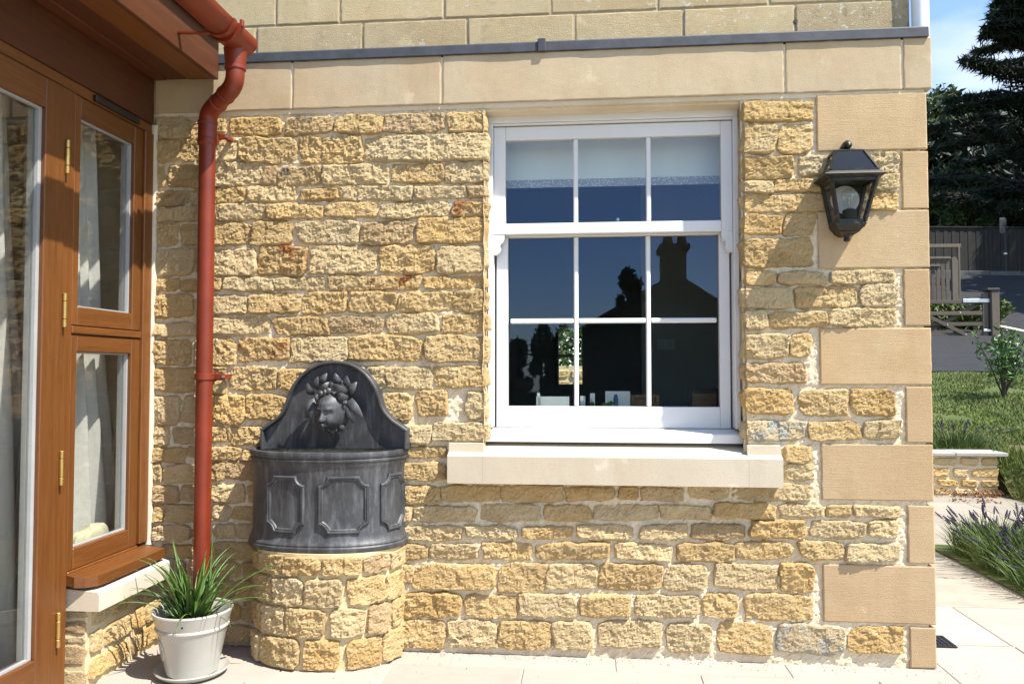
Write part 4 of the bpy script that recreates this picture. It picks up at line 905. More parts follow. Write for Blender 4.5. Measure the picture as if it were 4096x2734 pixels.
LV = [(280,345,212,222,52),(325,290,330,150,46),(385,240,428,113,50),(585,240,516,115,58),(680,300,642,142,56),(680,360,752,208,58),(645,320,492,232,58),(655,385,515,335,56),(655,340,590,195,60),(650,380,815,590,66),(655,420,722,655,66),(310,375,200,605,66),(310,395,262,685,66),(690,480,655,635,44),(335,540,345,655,44),(392,670,402,750,40),(492,690,497,798,50),(598,670,606,752,44),(535,690,532,752,38),(470,215,340,290,62),(450,210,530,270,60),(400,300,340,380,60),(470,250,440,360,56),(560,290,600,380,56),(430,280,400,375,50),(340,330,315,440,60),(630,400,640,470,50)]
for i, (u0, v0, u1, v1, w) in enumerate(LV):
    inner = i >= 19 or i in (6, 7)
    y0 = -.118 if inner else -.085; y1 = (-.130 if inner else -.115) + (i % 3) * .006
    a = Vector(onY(1150 + u0 * .368, 1450 + v0 * .368, y0)); b = Vector(onY(1150 + u1 * .368, 1450 + v1 * .368, y1))
    W_ = w * .368 / 1010 * (.78 if i < 19 else .42); d = b - a; ln = d.length; d.normalize(); sdv = d.cross(Vector((0, 1, 0))).normalized(); nv = sdv.cross(d).normalized()
    if nv.y > 0: nv = -nv
    V = []; F = []; ns, nr = 9, 10
    for s in range(ns + 1):
        t = s / ns; ww = W_ * max(.08, math.sin(math.pi * (t * .86 + .12)) ** .7); cen = a + d * ln * t + nv * (.016 * math.sin(math.pi * t))
        for k_ in range(nr):
            th = 2 * math.pi * k_ / nr; rg = 1 + .16 * math.cos(3 * th)
            V.append(cen + sdv * ww * math.cos(th) * rg + nv * ww * .5 * math.sin(th) * rg)
    F = [(s * nr + k_, s * nr + (k_ + 1) % nr, (s + 1) * nr + (k_ + 1) % nr, (s + 1) * nr + k_) for s in range(ns) for k_ in range(nr)] + [tuple(range(nr)), tuple(ns * nr + k_ for k_ in range(nr))]
    obj('leaf' if i < 19 else 'hair_lock', (V, F), 'lead', mask, smooth=50)
# ------------------------------------------------------------------ lantern
lan = thing('wall_lantern', 'black and bronze half lantern with clear bulb on the corner stones', 'lantern', (1.02, 0, 1.68))
LX = 1.021; LYF = -.150
def fr_rect(hw, yf, yb=-.008): return (LX - hw, LX + hw, yf, yb)
obj('back_panel', MB().prism([(-.088, 1.912), (.088, 1.912), (.054, 1.735), (-.054, 1.735)], lambda a, b, d: (LX + a, d, b), -.004, -.012), 'black_plastic', lan)
obj('eave_plate', MB().frustum(1.910, fr_rect(.088, -.146), 1.921, fr_rect(.115, -.174)).frustum(1.9212, fr_rect(.115, -.174), 1.927, fr_rect(.113, -.172)).frustum(1.9272, fr_rect(.104, -.163), 1.939, fr_rect(.090, -.152)), 'lantern_black', lan)
ctop = {0: (.088, -.150, 1.9395), 1: (.054, -.094, 2.026)}
def roofp(sx, e, back=False): hw, yf, z = ctop[e]; return (LX + sx * hw, -.008 if back else yf, z)
rf = MB()
for sx in (-1, 1):
    rf.bar(roofp(sx, 0), roofp(sx, 1), .012, .010)
rf.bar(roofp(-1, 1), roofp(1, 1), .010, .010); rf.bar(roofp(-1, 0), roofp(1, 0), .010, .012)
for sx in (-1, 1): rf.bar(roofp(sx, 0), roofp(sx, 0, 1), .010, .010); rf.bar(roofp(sx, 1), roofp(sx, 1, 1), .010, .010)
rfo = obj('roof_frame', rf, 'lantern_black', lan)
def quad_slab(P, t, mat, name, par):
    P = [Vector(p) for p in P]; n = (P[1] - P[0]).cross(P[2] - P[0]).normalized() * t; V = P + [p + n for p in P]
    return obj(name, (V, [(0,1,2,3), (7,6,5,4), (0,4,5,1), (1,5,6,2), (2,6,7,3), (3,7,4,0)]), mat, par)
quad_slab([roofp(-1, 0), roofp(1, 0), roofp(1, 1), roofp(-1, 1)], .002, 'dark_glass', 'roof_pane', rfo)
for sx in (-1, 1): quad_slab([roofp(sx, 0), roofp(sx, 0, 1), roofp(sx, 1, 1), roofp(sx, 1)], .002, 'dark_glass', 'roof_pane', rfo)
obj('crown', MB().frustum(2.028, fr_rect(.059, -.100), 2.036, fr_rect(.047, -.088)).frustum(2.0362, fr_rect(.038, -.078), 2.044, fr_rect(.026, -.066)), 'lantern_black', lan)
obj('finial', MB().tube([(LX, -.006, 2.058), (LX, -.05, 2.060), (LX, -.070, 2.058), (LX, -.083, 2.052), (LX, -.088, 2.047)], [.012, .016, .018, .014, .006], 14).tube([(LX, -.055, 2.040), (LX, -.055, 2.055)], .012, 12), 'lantern_black', lan, smooth=50)
bt = (.084, -.141, 1.909); bb = (.050, -.102, 1.748)
def body(sx, e, back=False): hw, yf, z = (bt, bb)[e]; return (LX + sx * hw, -.014 if back else yf, z)
bf = MB()
for sx in (-1, 1): bf.bar(body(sx, 0), body(sx, 1), .015, .013); bf.bar(body(sx, 0, 1), body(sx, 1, 1), .012, .010)
bf.bar(body(-1, 0), body(1, 0), .012, .016); bf.bar(body(-1, 1), body(1, 1), .012, .018)
for sx in (-1, 1): bf.bar(body(sx, 0), body(sx, 0, 1), .012, .014); bf.bar(body(sx, 1), body(sx, 1, 1), .012, .018)
bfo = obj('body_frame', bf, 'lantern_black', lan)
quad_slab([body(-1, 1), body(1, 1), body(1, 0), body(-1, 0)], .002, 'glass_lantern', 'glass_panel', bfo)
for sx in (-1, 1): quad_slab([body(sx, 1), body(sx, 1, 1), body(sx, 0, 1), body(sx, 0)], .002, 'glass_lantern', 'glass_panel', bfo)
obj('base', MB().frustum(1.726, fr_rect(.050, -.098), 1.741, fr_rect(.058, -.108)).frustum(1.714, fr_rect(.038, -.082), 1.7258, fr_rect(.048, -.095)).frustum(1.701, fr_rect(.020, -.062), 1.7138, fr_rect(.041, -.085)), 'lantern_black', lan)
obj('drip_knob', MB().lathe([(.004, 1.677), (.012, 1.680), (.013, 1.687), (.010, 1.693), (.014, 1.701)], (LX, -.045, 0), 16), 'lantern_black', lan, smooth=40)
n = 40; V = [(LX + .004 + .056 * math.cos(2 * math.pi * k_ / n), -.0135, 1.851 + .056 * math.sin(2 * math.pi * k_ / n)) for k_ in range(n)]; V += [(x, -.0165, z) for x, y, z in V]
obj('reflector', (V, [tuple(range(n)), tuple(range(n, 2 * n))[::-1]] + [(k_, (k_ + 1) % n, n + (k_ + 1) % n, n + k_) for k_ in range(n)]), 'reflector', lan)
BX, BY = LX + .004, -.070
obj('lamp_holder', MB().lathe([(.024, 1.742), (.026, 1.748), (.026, 1.797), (.021, 1.801)], (BX, BY, 0), 20), 'black_plastic', lan, smooth=40)
bulb = obj('bulb', MB().lathe([(.014, 1.799), (.016, 1.811), (.024, 1.830), (.030, 1.845), (.031, 1.854), (.028, 1.867), (.021, 1.878), (.009, 1.884), (.001, 1.885)], (BX, BY, 0), 24), 'glass_bulb', lan, smooth=True)
obj('filament', MB().tube([(BX - .003, BY, 1.80), (BX - .006, BY, 1.842), (BX - .004, BY, 1.854), (BX + .004, BY, 1.854), (BX + .006, BY, 1.842), (BX + .003, BY, 1.80)], .0016, 6), 'tungsten', bulb)
# ------------------------------------------------------------------ pot, saucer and strap-leaved plant
PC = (-1.527, -.315)
sa = tag(obj('saucer', MB().lathe([(.10, .004), (.112, .004), (.132, .018), (.138, .026), (.136, .030), (.130, .026), (.108, .012), (.05, .011), (.001, .011)], (PC[0], PC[1], 0), 48), 'glazed', None, (PC[0], PC[1], 0), smooth=35), 'cream glazed saucer on the paving under the plant pot', 'saucer')
pot = thing('plant_pot', 'cream glazed plant pot with oval badge in front of the downpipe', 'pot', (PC[0], PC[1], .012))
obj('pot_body', MB().lathe([(.088, .0125), (.094, .014), (.098, .03), (.128, .178), (.131, .183), (.136, .186), (.136, .192), (.132, .195), (.134, .20), (.146, .240), (.149, .246), (.148, .251), (.142, .252), (.137, .247), (.126, .205), (.11, .12), (.001, .11)], (PC[0], PC[1], 0), 56), 'glazed', pot, smooth=35)
obj('soil', MB().lathe([(.001, .2), (.06, .206), (.125, .203), (.124, .19), (.001, .19)], (PC[0], PC[1], 0), 32), 'soil', pot)
hx, hz = .028, .218
obj('drill_hole', MB().tube([(PC[0] + hx, PC[1] - .1355, hz), (PC[0] + hx, PC[1] - .1375, hz)], .0042, 12), 'rubber', pot)
# badge on the left flank
ba = R(221); V = []; F = []
def badge_pt(a, b, h):   # a across, b up
    z = .113 + b; r = .098 + (z - .03) * (.030 / .148) + h; th = ba + a / .11; return (PC[0] + r * math.cos(th), PC[1] + r * math.sin(th), z)
n = 36; rings = [(1.0, .0), (.98, .0035), (.90, .004), (.86, .0015), (0.02, .0018)]
for s_, h in rings: V += [badge_pt(.030 * s_ * math.cos(2 * math.pi * k_ / n), .044 * s_ * math.sin(2 * math.pi * k_ / n), h) for k_ in range(n)]
F = [(j * n + k_, j * n + (k_ + 1) % n, (j + 1) * n + (k_ + 1) % n, (j + 1) * n + k_) for j in range(len(rings) - 1) for k_ in range(n)]
bdg = obj('badge', (V, F), 'glazed', pot, smooth=40)
def text_mesh(txt, size):
    cu_ = bpy.data.curves.new('t', 'FONT'); cu_.body = txt; cu_.size = size; cu_.align_x = 'CENTER'; cu_.align_y = 'CENTER'; cu_.resolution_u = 2
    o_ = bpy.data.objects.new('t', cu_); COL.objects.link(o_); bpy.context.view_layer.update()
    me = bpy.data.meshes.new_from_object(o_.evaluated_get(bpy.context.evaluated_depsgraph_get())); bpy.data.objects.remove(o_)
    return [tuple(v.co) for v in me.vertices], [tuple(p.vertices) for p in me.polygons]
for i, ch in enumerate('GARDEN'):
    tv_, tf = text_mesh(ch, .013); th = R(150 - i * 30); ox_, oz_ = .020 * math.cos(th), .033 * math.sin(th); rr = th - math.pi / 2
    V = [badge_pt(ox_ + x * math.cos(rr) - y * math.sin(rr), oz_ + x * math.sin(rr) + y * math.cos(rr), .0026) for x, y, z in tv_]
    obj('lettering', (V, tf), 'ink', bdg, fix=False)
plant = thing('potted_plant', 'clump of arching green strap leaves growing in the cream pot', 'plant', (PC[0], PC[1], .2))
def blade(p0, az, ln, lean, droop, w, seed):
    r = random.Random(seed); ns = 10; V = []; p = Vector(p0); el = R(90 - lean); d = Vector((math.cos(az), math.sin(az), 0))
    step = ln / ns; sdv = Vector((-math.sin(az), math.cos(az), 0)); tw = r.uniform(-.8, .8)
    for s in range(ns + 1):
        t = s / ns; ww = w * (.55 + .45 * math.sin(math.pi * min(1, t * 1.4 + .2))) * (1 if t < .55 else max(.03, 1 - ((t - .55) / .45) ** 1.6))
        tn = d * math.cos(el) + Vector((0, 0, 1)) * math.sin(el); nv = sdv.cross(tn); a = sdv * math.cos(tw * t) + nv * math.sin(tw * t); nb = a.cross(tn)
        V += [p - a * ww, p - nb * ww * .35, p + a * ww, p - nb * (ww * .35 - .0012)]
        p = p + tn * step; el -= R(droop) * (.4 + 1.4 * t) / ns
    F = [(s * 4 + k_, s * 4 + (k_ + 1) % 4, s * 4 + 4 + (k_ + 1) % 4, s * 4 + 4 + k_) for s in range(ns) for k_ in range(4)] + [(0, 1, 2, 3), tuple(ns * 4 + k_ for k_ in (3, 2, 1, 0))]
    return V, F
lr = random.Random(12)
special = [(200, .34, 30, 150), (185, .36, 42, 120), (20, .40, 30, 45), (10, .38, 38, 50), (-30, .36, 34, 40), (95, .33, 4, 10), (60, .35, 12, 25), (150, .34, 12, 20), (-80, .24, 50, 110), (5, .34, 56, 60), (-20, .22, 60, 90), (160, .30, 25, 60)]
for i in range(82):
    if i < len(special): az, ln, lean, dr_ = special[i]; az = R(az)
    else: az = lr.uniform(0, 2 * math.pi); ln = lr.uniform(.17, .34); lean = abs(lr.gauss(0, 20)) + 3; dr_ = lr.uniform(15, 80) + (50 if lr.random() < .25 else 0)
    rr = lr.uniform(0, .065); a2 = az + lr.uniform(-.9, .9)
    V, F = blade((PC[0] + rr * math.cos(a2), PC[1] + rr * math.sin(a2), .2), az, ln, lean, dr_, lr.uniform(.0065, .0115), i)
    obj('leaf', (V, F), 'leaf_strap', plant, (PC[0], PC[1], .2), smooth=True)
# ------------------------------------------------------------------ small things on the window board
YS = .30; ZS = .9005
def zp4(a, b, y=YS): p = onY(2000 + a * .3831, 1150 + b * .3831, y); return p[0], p[2]
def card(name, label, a0, b0, a1, y, lean=.06, cat='card', mat='card'):
    x0, z1 = zp4(a0, b0, y); x1, _ = zp4(a1, b0, y); h = z1 - ZS
    V = []
    for yy in (0, .0015): V += [(x0, y + yy, ZS), (x1, y + yy, ZS), (x1, y + yy + h * lean, ZS + h), (x0, y + yy + h * lean, ZS + h)]
    return tag(obj(name, (V, [(0,1,2,3), (7,6,5,4), (0,4,5,1), (1,5,6,2), (2,6,7,3), (3,7,4,0)]), mat, None, ((x0 + x1) / 2, y, ZS)), label, cat), x0, x1, h
def write(par, txt, x, z, y, size, mat='ink', lean=.06):
    V, F = text_mesh(txt, size); obj('lettering', ([(x + a, y - .0012 + (z - ZS + b) * lean, z + b) for a, b, c in V], F), mat, par, fix=False)
c1, x0, x1, h = card('greeting_card', 'wide white card lettered National Trust standing on the window board', 378, 1135, 722, .31); write(c1, 'National Trust', x0 + (x1 - x0) * .26, ZS + .012, .31, .012)
c3, x0, x1, h = card('greeting_card', 'white card with a blue house shaped tag behind the right lower glazing', 1100, 1080, 1360, .32)
tx = x0 + (x1 - x0) * .42; V = []
hs = [(-.011, h * .22), (.011, h * .22), (.011, h * .80), (.006, h * .92), (-.006, h * .92), (-.011, h * .80)]
tagm = obj('blue_tag', MB().prism(hs, lambda a, b, d: (tx + a, d + b * .06, ZS + b), .3195, .3188), 'ink_blue', c3)
for t_, zz_, s_ in (('white', .66, .008), ('one', .50, .010), ('sugar', .34, .008)): 
    V, F = text_mesh(t_, s_); obj('lettering', ([(tx + a, .3183 + (h * zz_ + b) * .06, ZS + h * zz_ + b) for a, b, c in V], F), 'card', c3, fix=False)
c2, x0, x1, h = card('plant_label', 'small white plant label lettered SPECIAL PLANTS beside the glazing bar', 838, 1130, 890, .29, .1, 'label'); write(c2, 'SPECIAL', (x0 + x1) / 2, ZS + h * .75, .29, .006, 'ink_blue', .1); write(c2, 'PLANTS', (x0 + x1) / 2, ZS + h * .5, .29, .006, 'ink_blue', .1)
c4, x0, x1, h = card('plant_label', 'upright white round topped plant label among the pot plant leaves', 940, 1102, 990, .285, .05, 'label')
obj('printed_lines', MB().box(x0 + .004, x0 + .006, .2835, .2842, ZS + .008, ZS + h * .85).box(x0 + .009, x0 + .010, .2835, .2842, ZS + .008, ZS + h * .8).box(x0 + .013, x0 + .0145, .2835, .2842, ZS + .01, ZS + h * .75), 'ink', c4)
a = zp4(385, 1098, .29); b = zp4(440, 1228, .29)
tag(obj('plant_label', MB().bar((a[0] + .006, .30, a[1]), (b[0], .285, ZS + .001), .001, .013, (1, 0, 0)), 'card', None, (b[0], .285, ZS)), 'slanting white plant label leaning against the wide card', 'label')
def frame_thing(label, a0, b0, a1, y, mat, seed):
    x0, z1 = zp4(a0, b0, y); x1, _ = zp4(a1, b0, y); t = thing('picture_frame', label, 'frame', ((x0 + x1) / 2, y, ZS)); w = .018; z1 = max(z1, ZS + .05)
    obj('moulding', MB().box(x0, x0 + w, y, y + .02, ZS, z1, .002).box(x1 - w, x1, y, y + .02, ZS, z1, .002).box(x0 + w, x1 - w, y, y + .02, z1 - w, z1, .002).box(x0 + w, x1 - w, y, y + .02, ZS, ZS + w, .002), mat, t, fix=False)
    obj('picture', MB().box(x0 + w, x1 - w, y + .008, y + .012, ZS + w, z1 - w), 'frame_wood', t)
frame_thing('small light brown wooden picture frame on the window board', 1365, 1115, 1665, .34, 'frame_wood', 1)
frame_thing('black picture frame at the right end of the window board', 1962, 1055, 2300, .33, 'black_plastic', 2)
x0, z1 = zp4(1690, 1118, .33); x1, _ = zp4(1950, 1118, .33)
bk = tag(obj('basket', MB().lathe([(.03, 0), (.045, .004), (.055, .03), (.052, .033), (.04, .01), (.001, .006)], ((x0 + x1) / 2, .34, ZS), 24), 'frame_wood', None, ((x0 + x1) / 2, .34, ZS), smooth=40), 'low brown basket between the two picture frames on the window board', 'basket')
def houseplant(label, a, b, n, sp, hgt, y, seed):
    x, z = zp4(a, b, y); t = thing('house_plant', label, 'plant', (x, y, ZS)); r = random.Random(seed)
    obj('pot', MB().lathe([(.018, 0), (.022, .002), (.028, .04), (.024, .04), (.001, .03)], (x, y, ZS), 20), 'glazed', t, smooth=40)
    for i in range(n):
        p = Vector((x + r.uniform(-sp, sp), y + r.uniform(-.03, .03), ZS + r.uniform(.03, hgt))); nv = Vector((r.uniform(-1, 1), -1 + r.uniform(-.4, .4), r.uniform(-.2, 1))).normalized(); e1 = nv.orthogonal().normalized(); e2 = nv.cross(e1); s = r.uniform(.010, .017)
        V = [p] + [p + (e1 * math.cos(q_) + e2 * math.sin(q_)) * s * (1 + .12 * math.cos(5 * q_)) + nv * .003 for q_ in [2 * math.pi * k_ / 10 for k_ in range(10)]]
        obj('leaf', (V, [(0, 1 + k_, 1 + (k_ + 1) % 10) for k_ in range(10)]), 'leaf_laurel', t, tuple(p), fix=False)
houseplant('small dark leaved pot plant left of the glazing bar', 755, 1200, 12, .03, .07, .30, 2)
houseplant('rounded green pot plant in front of the blue tagged card', 1050, 1200, 26, .05, .12, .295, 4)
# roller blind
bz = float(onY(2450, 745, .27)[2])
bl = thing('roller_blind', 'pale roller blind with lace border half drawn in the upper sash', 'blind', (.1, .27, 2.3))
obj('blind_cloth', MB().box(-.42, .62, .268, .270, bz + .036, 2.262), 'blind', bl, fix=False); obj('lace_border', MB().box(-.42, .62, .267, .271, bz, bz + .0355), 'blind_lace', bl, fix=False)
obj('roller', MB().tube([(-.43, .285, 2.28), (.63, .285, 2.28)], .02, 16), 'blind', bl, smooth=40)
# ------------------------------------------------------------------ foliage helpers
def leaves(C, N, size, seed, asp=1.7, updir=None, flat=0.0, wd=.6):
    # C: (n,3) positions -> one quad each, random facing
    r = np.random.RandomState(seed); n = len(C); d = r.normal(size=(n, 3)); d /= np.linalg.norm(d, axis=1)[:, None]
    if updir is not None: d = d * (1 - flat) + np.array(updir) * flat; d /= np.linalg.norm(d, axis=1)[:, None]
    q = r.normal(size=(n, 3)); a = np.cross(d, q); a /= np.linalg.norm(a, axis=1)[:, None]; b = np.cross(d, a); s = size * r.uniform(.6, 1.3, size=(n, 1))
    V = np.stack([C - a * s * asp, C - b * s * wd + d * s * .15, C + a * s * asp, C + b * s * wd + d * s * .15], 1).reshape(-1, 3); F = np.arange(4 * n).reshape(n, 4).tolist()
    return V.tolist(), F
def clumps(centres, rad, per, seed, sq=(1, 1, .8)):
    r = np.random.RandomState(seed); out = []
    for c, rr in zip(centres, rad):
        d = r.normal(size=(per, 3)); d /= np.linalg.norm(d, axis=1)[:, None]; out.append(np.array(c) + d * (rr * r.uniform(.45, 1.05, size=(per, 1)) * np.array(sq)))
    return np.concatenate(out)
def tree(name, label, base, h, rad, crown_lo, nclump, per, lsize, mat, seed, cat='tree', group=None, sq=(1, 1, .8), crown_top=None):
    r = np.random.RandomState(seed); t = thing(name, label, cat, base, group); bx, by, bz_ = base
    mb = MB().tube([(bx, by, bz_ - .3), (bx + .1, by, bz_ + h * .3), (bx, by + .1, bz_ + h * .6), (bx, by, bz_ + h * .85)], [h * .028, h * .022, h * .014, h * .004], 8)
    cs = []; rs_ = []
    for i in range(nclump):
        z = crown_lo + (1 - crown_lo) * r.uniform(0, 1) ** .9; prof_ = math.sin(math.pi * min(1, (z - crown_lo) / (1 - crown_lo) * .78 + .18)) ** .8
        an = r.uniform(0, 2 * math.pi); q_ = rad * prof_ * r.uniform(.35, 1.0); cs.append((bx + q_ * math.cos(an), by + q_ * math.sin(an), bz_ + h * z * .94)); rs_.append(rad * r.uniform(.20, .36))
        if i % 3 == 0: mb.tube([(bx, by, bz_ + h * z * .6), ((bx + cs[-1][0]) / 2, (by + cs[-1][1]) / 2, bz_ + h * z * .85), cs[-1]], [h * .01, h * .006, h * .002], 6)
    obj('trunk', mb, 'bark', t, base, smooth=40)
    obj('crown', leaves(clumps(cs, rs_, per, seed + 1, sq), None, lsize, seed + 2), mat, t, base, fix=False)
    return t
def at(u, v, dep):   # D pixel at a distance from the camera along the view
    d = ray(u * K, v * K); return CAM + d * (dep / (d.dot(_F)))
# cedar to the right, trees and bush behind the fence
def cedar(label, base, h, rad, seed):
    r = np.random.RandomState(seed); t = thing('cedar_tree', label, 'tree', base); bx, by, bz_ = base
    mb = MB().tube([(bx, by, bz_ - .5), (bx, by, bz_ + h * .5), (bx, by, bz_ + h)], [.55, .38, .06], 10); C = []
    for i in range(96):
        z = .06 + .94 * (i + .5) / 96; ln = float(np.interp(z, [0, .25, .43, .57, .75, 1], [.95, .98, .74, .50, .30, .08])) * rad * r.uniform(.7, 1.08); an = r.uniform(0, 2 * math.pi) if i % 2 else r.uniform(math.pi * .6, math.pi * 1.5)
        tip = Vector((bx + ln * math.cos(an), by + ln * math.sin(an), bz_ + h * z + ln * r.uniform(-.05, .22))); rt = Vector((bx, by, bz_ + h * z - ln * .1)); md = rt.lerp(tip, .5) + Vector((0, 0, ln * .10))
        mb.tube([rt, md, tip], [.10, .06, .015], 5)
        for k_ in range(26):
            q_ = (k_ + r.uniform(0, 1)) / 26 * .85 + .15; p = rt.lerp(md, q_ * 2) if q_ < .5 else md.lerp(tip, q_ * 2 - 1); w = (.25 + .9 * (1 - q_)) * .8; sdv = Vector((-math.sin(an), math.cos(an), 0))
            for m_ in range(30):
                o_ = r.uniform(-1, 1) * w; C.append((p.x + sdv.x * o_ + math.cos(an) * abs(o_) * .4, p.y + sdv.y * o_ + math.sin(an) * abs(o_) * .4, p.z - abs(o_) * .22 - r.uniform(0, .22)))
    obj('trunk', mb, 'bark', t, base, smooth=40)
    C = np.array(C); obj('crown', leaves(C, None, .11, seed + 1, 2.6, (0, 0, 1), .5, .30), 'leaf_cedar', t, base, fix=False)
cb_ = at(2455, 640, 31); cedar('huge dark cedar tree spreading over the road at the right edge', (cb_[0], cb_[1], 4.6), 17.5, 6.6, 21)
tree('broadleaf_tree', 'unseen dark tree added beyond the right edge to shade the fence', (21.5, 19.0, 2.2), 15, 5.5, .2, 50, 170, .3, 'leaf_dark', 36)  # out-of-view tree added for its shadow on fence and road
tree('broadleaf_tree', 'second unseen dark tree added beyond the right edge to shade the road', (27.5, 23.5, 3.4), 17, 6.0, .2, 50, 170, .32, 'leaf_dark', 37)  # another added tree, never in view, extending that shadow
dec = [(2150, 205, 62, 5.2, 'leaf_mid', 'sunlit broadleaf tree just right of the house corner under the cloud'), (2235, 235, 70, 6.5, 'leaf_dark', 'dark broadleaf tree rising behind the cedar branches'), (2205, 285, 42.5, 4.5, 'leaf_dark', 'dense dark evergreen standing in front of the distant house roof'), (2080, 300, 52, 5.0, 'leaf_mid', 'broadleaf tree mostly hidden behind the house corner'), (2390, 200, 66, 7, 'leaf_dark', 'tall dark tree beyond the cedar at the frame edge')]
for i, (u, v, dp_, rd, mt, lb) in enumerate(dec):
    tp = at(u, v, dp_); gz = float(ground_h(0, tp[1])); tree('broadleaf_tree', lb, (tp[0], tp[1], gz - .2), tp[2] - gz, rd, .12, 60, 260, .20, mt, 40 + i, group=None)
for i, (u, v, dp_, rd, h, mt, lb) in enumerate([(2190, 395, 34, 2.3, None, 'leaf_mid', 'rounded bright green bush above the dark fence'), (2285, 440, 36, 2.6, None, 'leaf_dark', 'dark evergreen bush behind the fence near the sign post'), (2135, 420, 38, 2.2, None, 'leaf_dark', 'dark bush behind the fence next to the house corner'), (2350, 420, 40, 3.2, None, 'leaf_dark', 'black shaded evergreen behind the red roof')]):
    tp = at(u, v, dp_); gz = float(ground_h(0, tp[1])); tree('bush', lb, (tp[0], tp[1], gz - .2), tp[2] - gz + .2, rd, .05, 50, 260, .085, mt, 60 + i, 'bush')
# house among the trees
fh = thing('distant_house', 'pale stone house with sash windows half hidden by trees', 'house', tuple(at(2200, 480, 44)))
c0 = at(2142, 480, 44); c1_ = at(2262, 480, 44); ztop = at(2200, 346, 44)[2]; zbot = float(ground_h(0, c0[1])) - .3
obj('wall', MB().box(c0[0] - 4, c1_[0], c0[1], c0[1] + 7, zbot, ztop), 'house_wall', fh)
obj('roof', MB().prism([(c0[1] - .4, ztop), (c0[1] + 3.5, ztop + 2.6), (c0[1] + 7.4, ztop)], lambda a, b, d: (d, a, b), c0[0] - 4.3, c1_[0] + .3), 'roof_slate', fh)
def far_window(u0, v0, u1, v1, y=None):
    a = onY(u0 * K, v0 * K, c0[1]); b = onY(u1 * K, v1 * K, c0[1]); w_ = obj('window', MB().box(a[0], b[0], c0[1] - .05, c0[1] - .01, b[2], a[2]).box(a[0] - .1, b[0] + .1, c0[1] - .12, c0[1] - .005, b[2] - .18, b[2] - .02), 'white_paint', fh)
    for i in range(2):
        for j in range(2):
            mx0 = a[0] + .08 + (b[0] - a[0] - .1) * i / 2; mz0 = b[2] + .08 + (a[2] - b[2] - .1) * j / 2
            obj('pane', MB().box(mx0, mx0 + (b[0] - a[0] - .22) / 2, c0[1] - .062, c0[1] - .051, mz0, mz0 + (a[2] - b[2] - .24) / 2), 'dark_glass', w_)
far_window(2168, 358, 2188, 396); far_window(2228, 366, 2246, 404)
rh = at(2349, 520, 36); rgz = float(ground_h(0, rh[1]))
bun = thing('low_house', 'low house with red tiled roof showing over the fence at the right edge', 'house', (rh[0] + 3, rh[1], rgz))
rx = at(2308, 527, 36); obj('wall', MB().box(rx[0] + .6, rx[0] + 8, rx[1], rx[1] + 6, rgz - .5, rx[2] - .1), 'house_wall', bun)
obj('roof', MB().prism([(rx[0], rx[2] - .15), (rx[0] + 4.2, rx[2] + 2.2), (rx[0] + 8.6, rx[2] - .15)], lambda a, b, d: (a, d, b), rx[1] - .4, rx[1] + 6.4), 'roof_tile', bun)
# fence of vertical boards along the road
FY = PAV + 1.75
fn = thing('road_fence', 'long dark close boarded fence along the far pavement', 'fence', (12, FY, 4.4))
fx = 2.2; base_me = MB().box(-.066, .066, -.011, .011, 0, 1.74, .004); first = None; fi = 0
while fx < 26:
    zb_ = road_z(fx, PAV) + .13
    if first is None:
        first = obj('board', (base_me.v, base_me.f), 'fence_wood', fn, fix=False); first.location = Vector((fx, FY, zb_)) - wloc(fn)
    else: inst('board', first, fn, (fx, FY + (.012 if fi % 2 else 0), zb_ - .01 + (fi % 7) * .003))
    fx += .136; fi += 1
tr = MB(); 
V = [(x, FY + dy, road_z(x, PAV) + .13 + 1.745 + dz) for x in np.linspace(2.2, 26, 20) for dy, dz in ((-.05, 0), (.05, 0), (.05, .04), (-.05, .04))]
obj('capping_rail', (V, [(i * 4 + k_, i * 4 + (k_ + 1) % 4, i * 4 + 4 + (k_ + 1) % 4, i * 4 + 4 + k_) for i in range(19) for k_ in range(4)]), 'fence_wood', fn)
# sign on a post
sp = at(2306, 618, 27); sgz = road_z(sp[0], PAV) + .12; st_ = thing('sign_post', 'thin black road sign post with small grey plate against the fence', 'sign', (sp[0], PAV + .5, sgz))
spx = at(2306, 560, PAV + .5 + 3.3)[0]; ztp = onY(2306 * K, 500 * K, PAV + .5)[2]; spx = onY(2306 * K, 560 * K, PAV + .5)[0]
obj('post', MB().tube([(spx, PAV + .5, sgz - .2), (spx, PAV + .5, ztp - .02)], .045, 10), 'rubber', st_)
pl_ = obj('plate', MB().box(spx - .20, spx - .03, PAV + .42, PAV + .445, ztp - .52, ztp, .004), 'kerb', st_, fix=False)
for i in range(4): obj('lettering_line', MB().box(spx - .18, spx - .06, PAV + .414, PAV + .4195, ztp - .10 - i * .06, ztp - .075 - i * .06), 'ink', pl_)
obj('band', MB().tube([(spx, PAV + .5, ztp - 1.22), (spx, PAV + .5, ztp - 1.17)], .049, 10), 'reflector', st_)
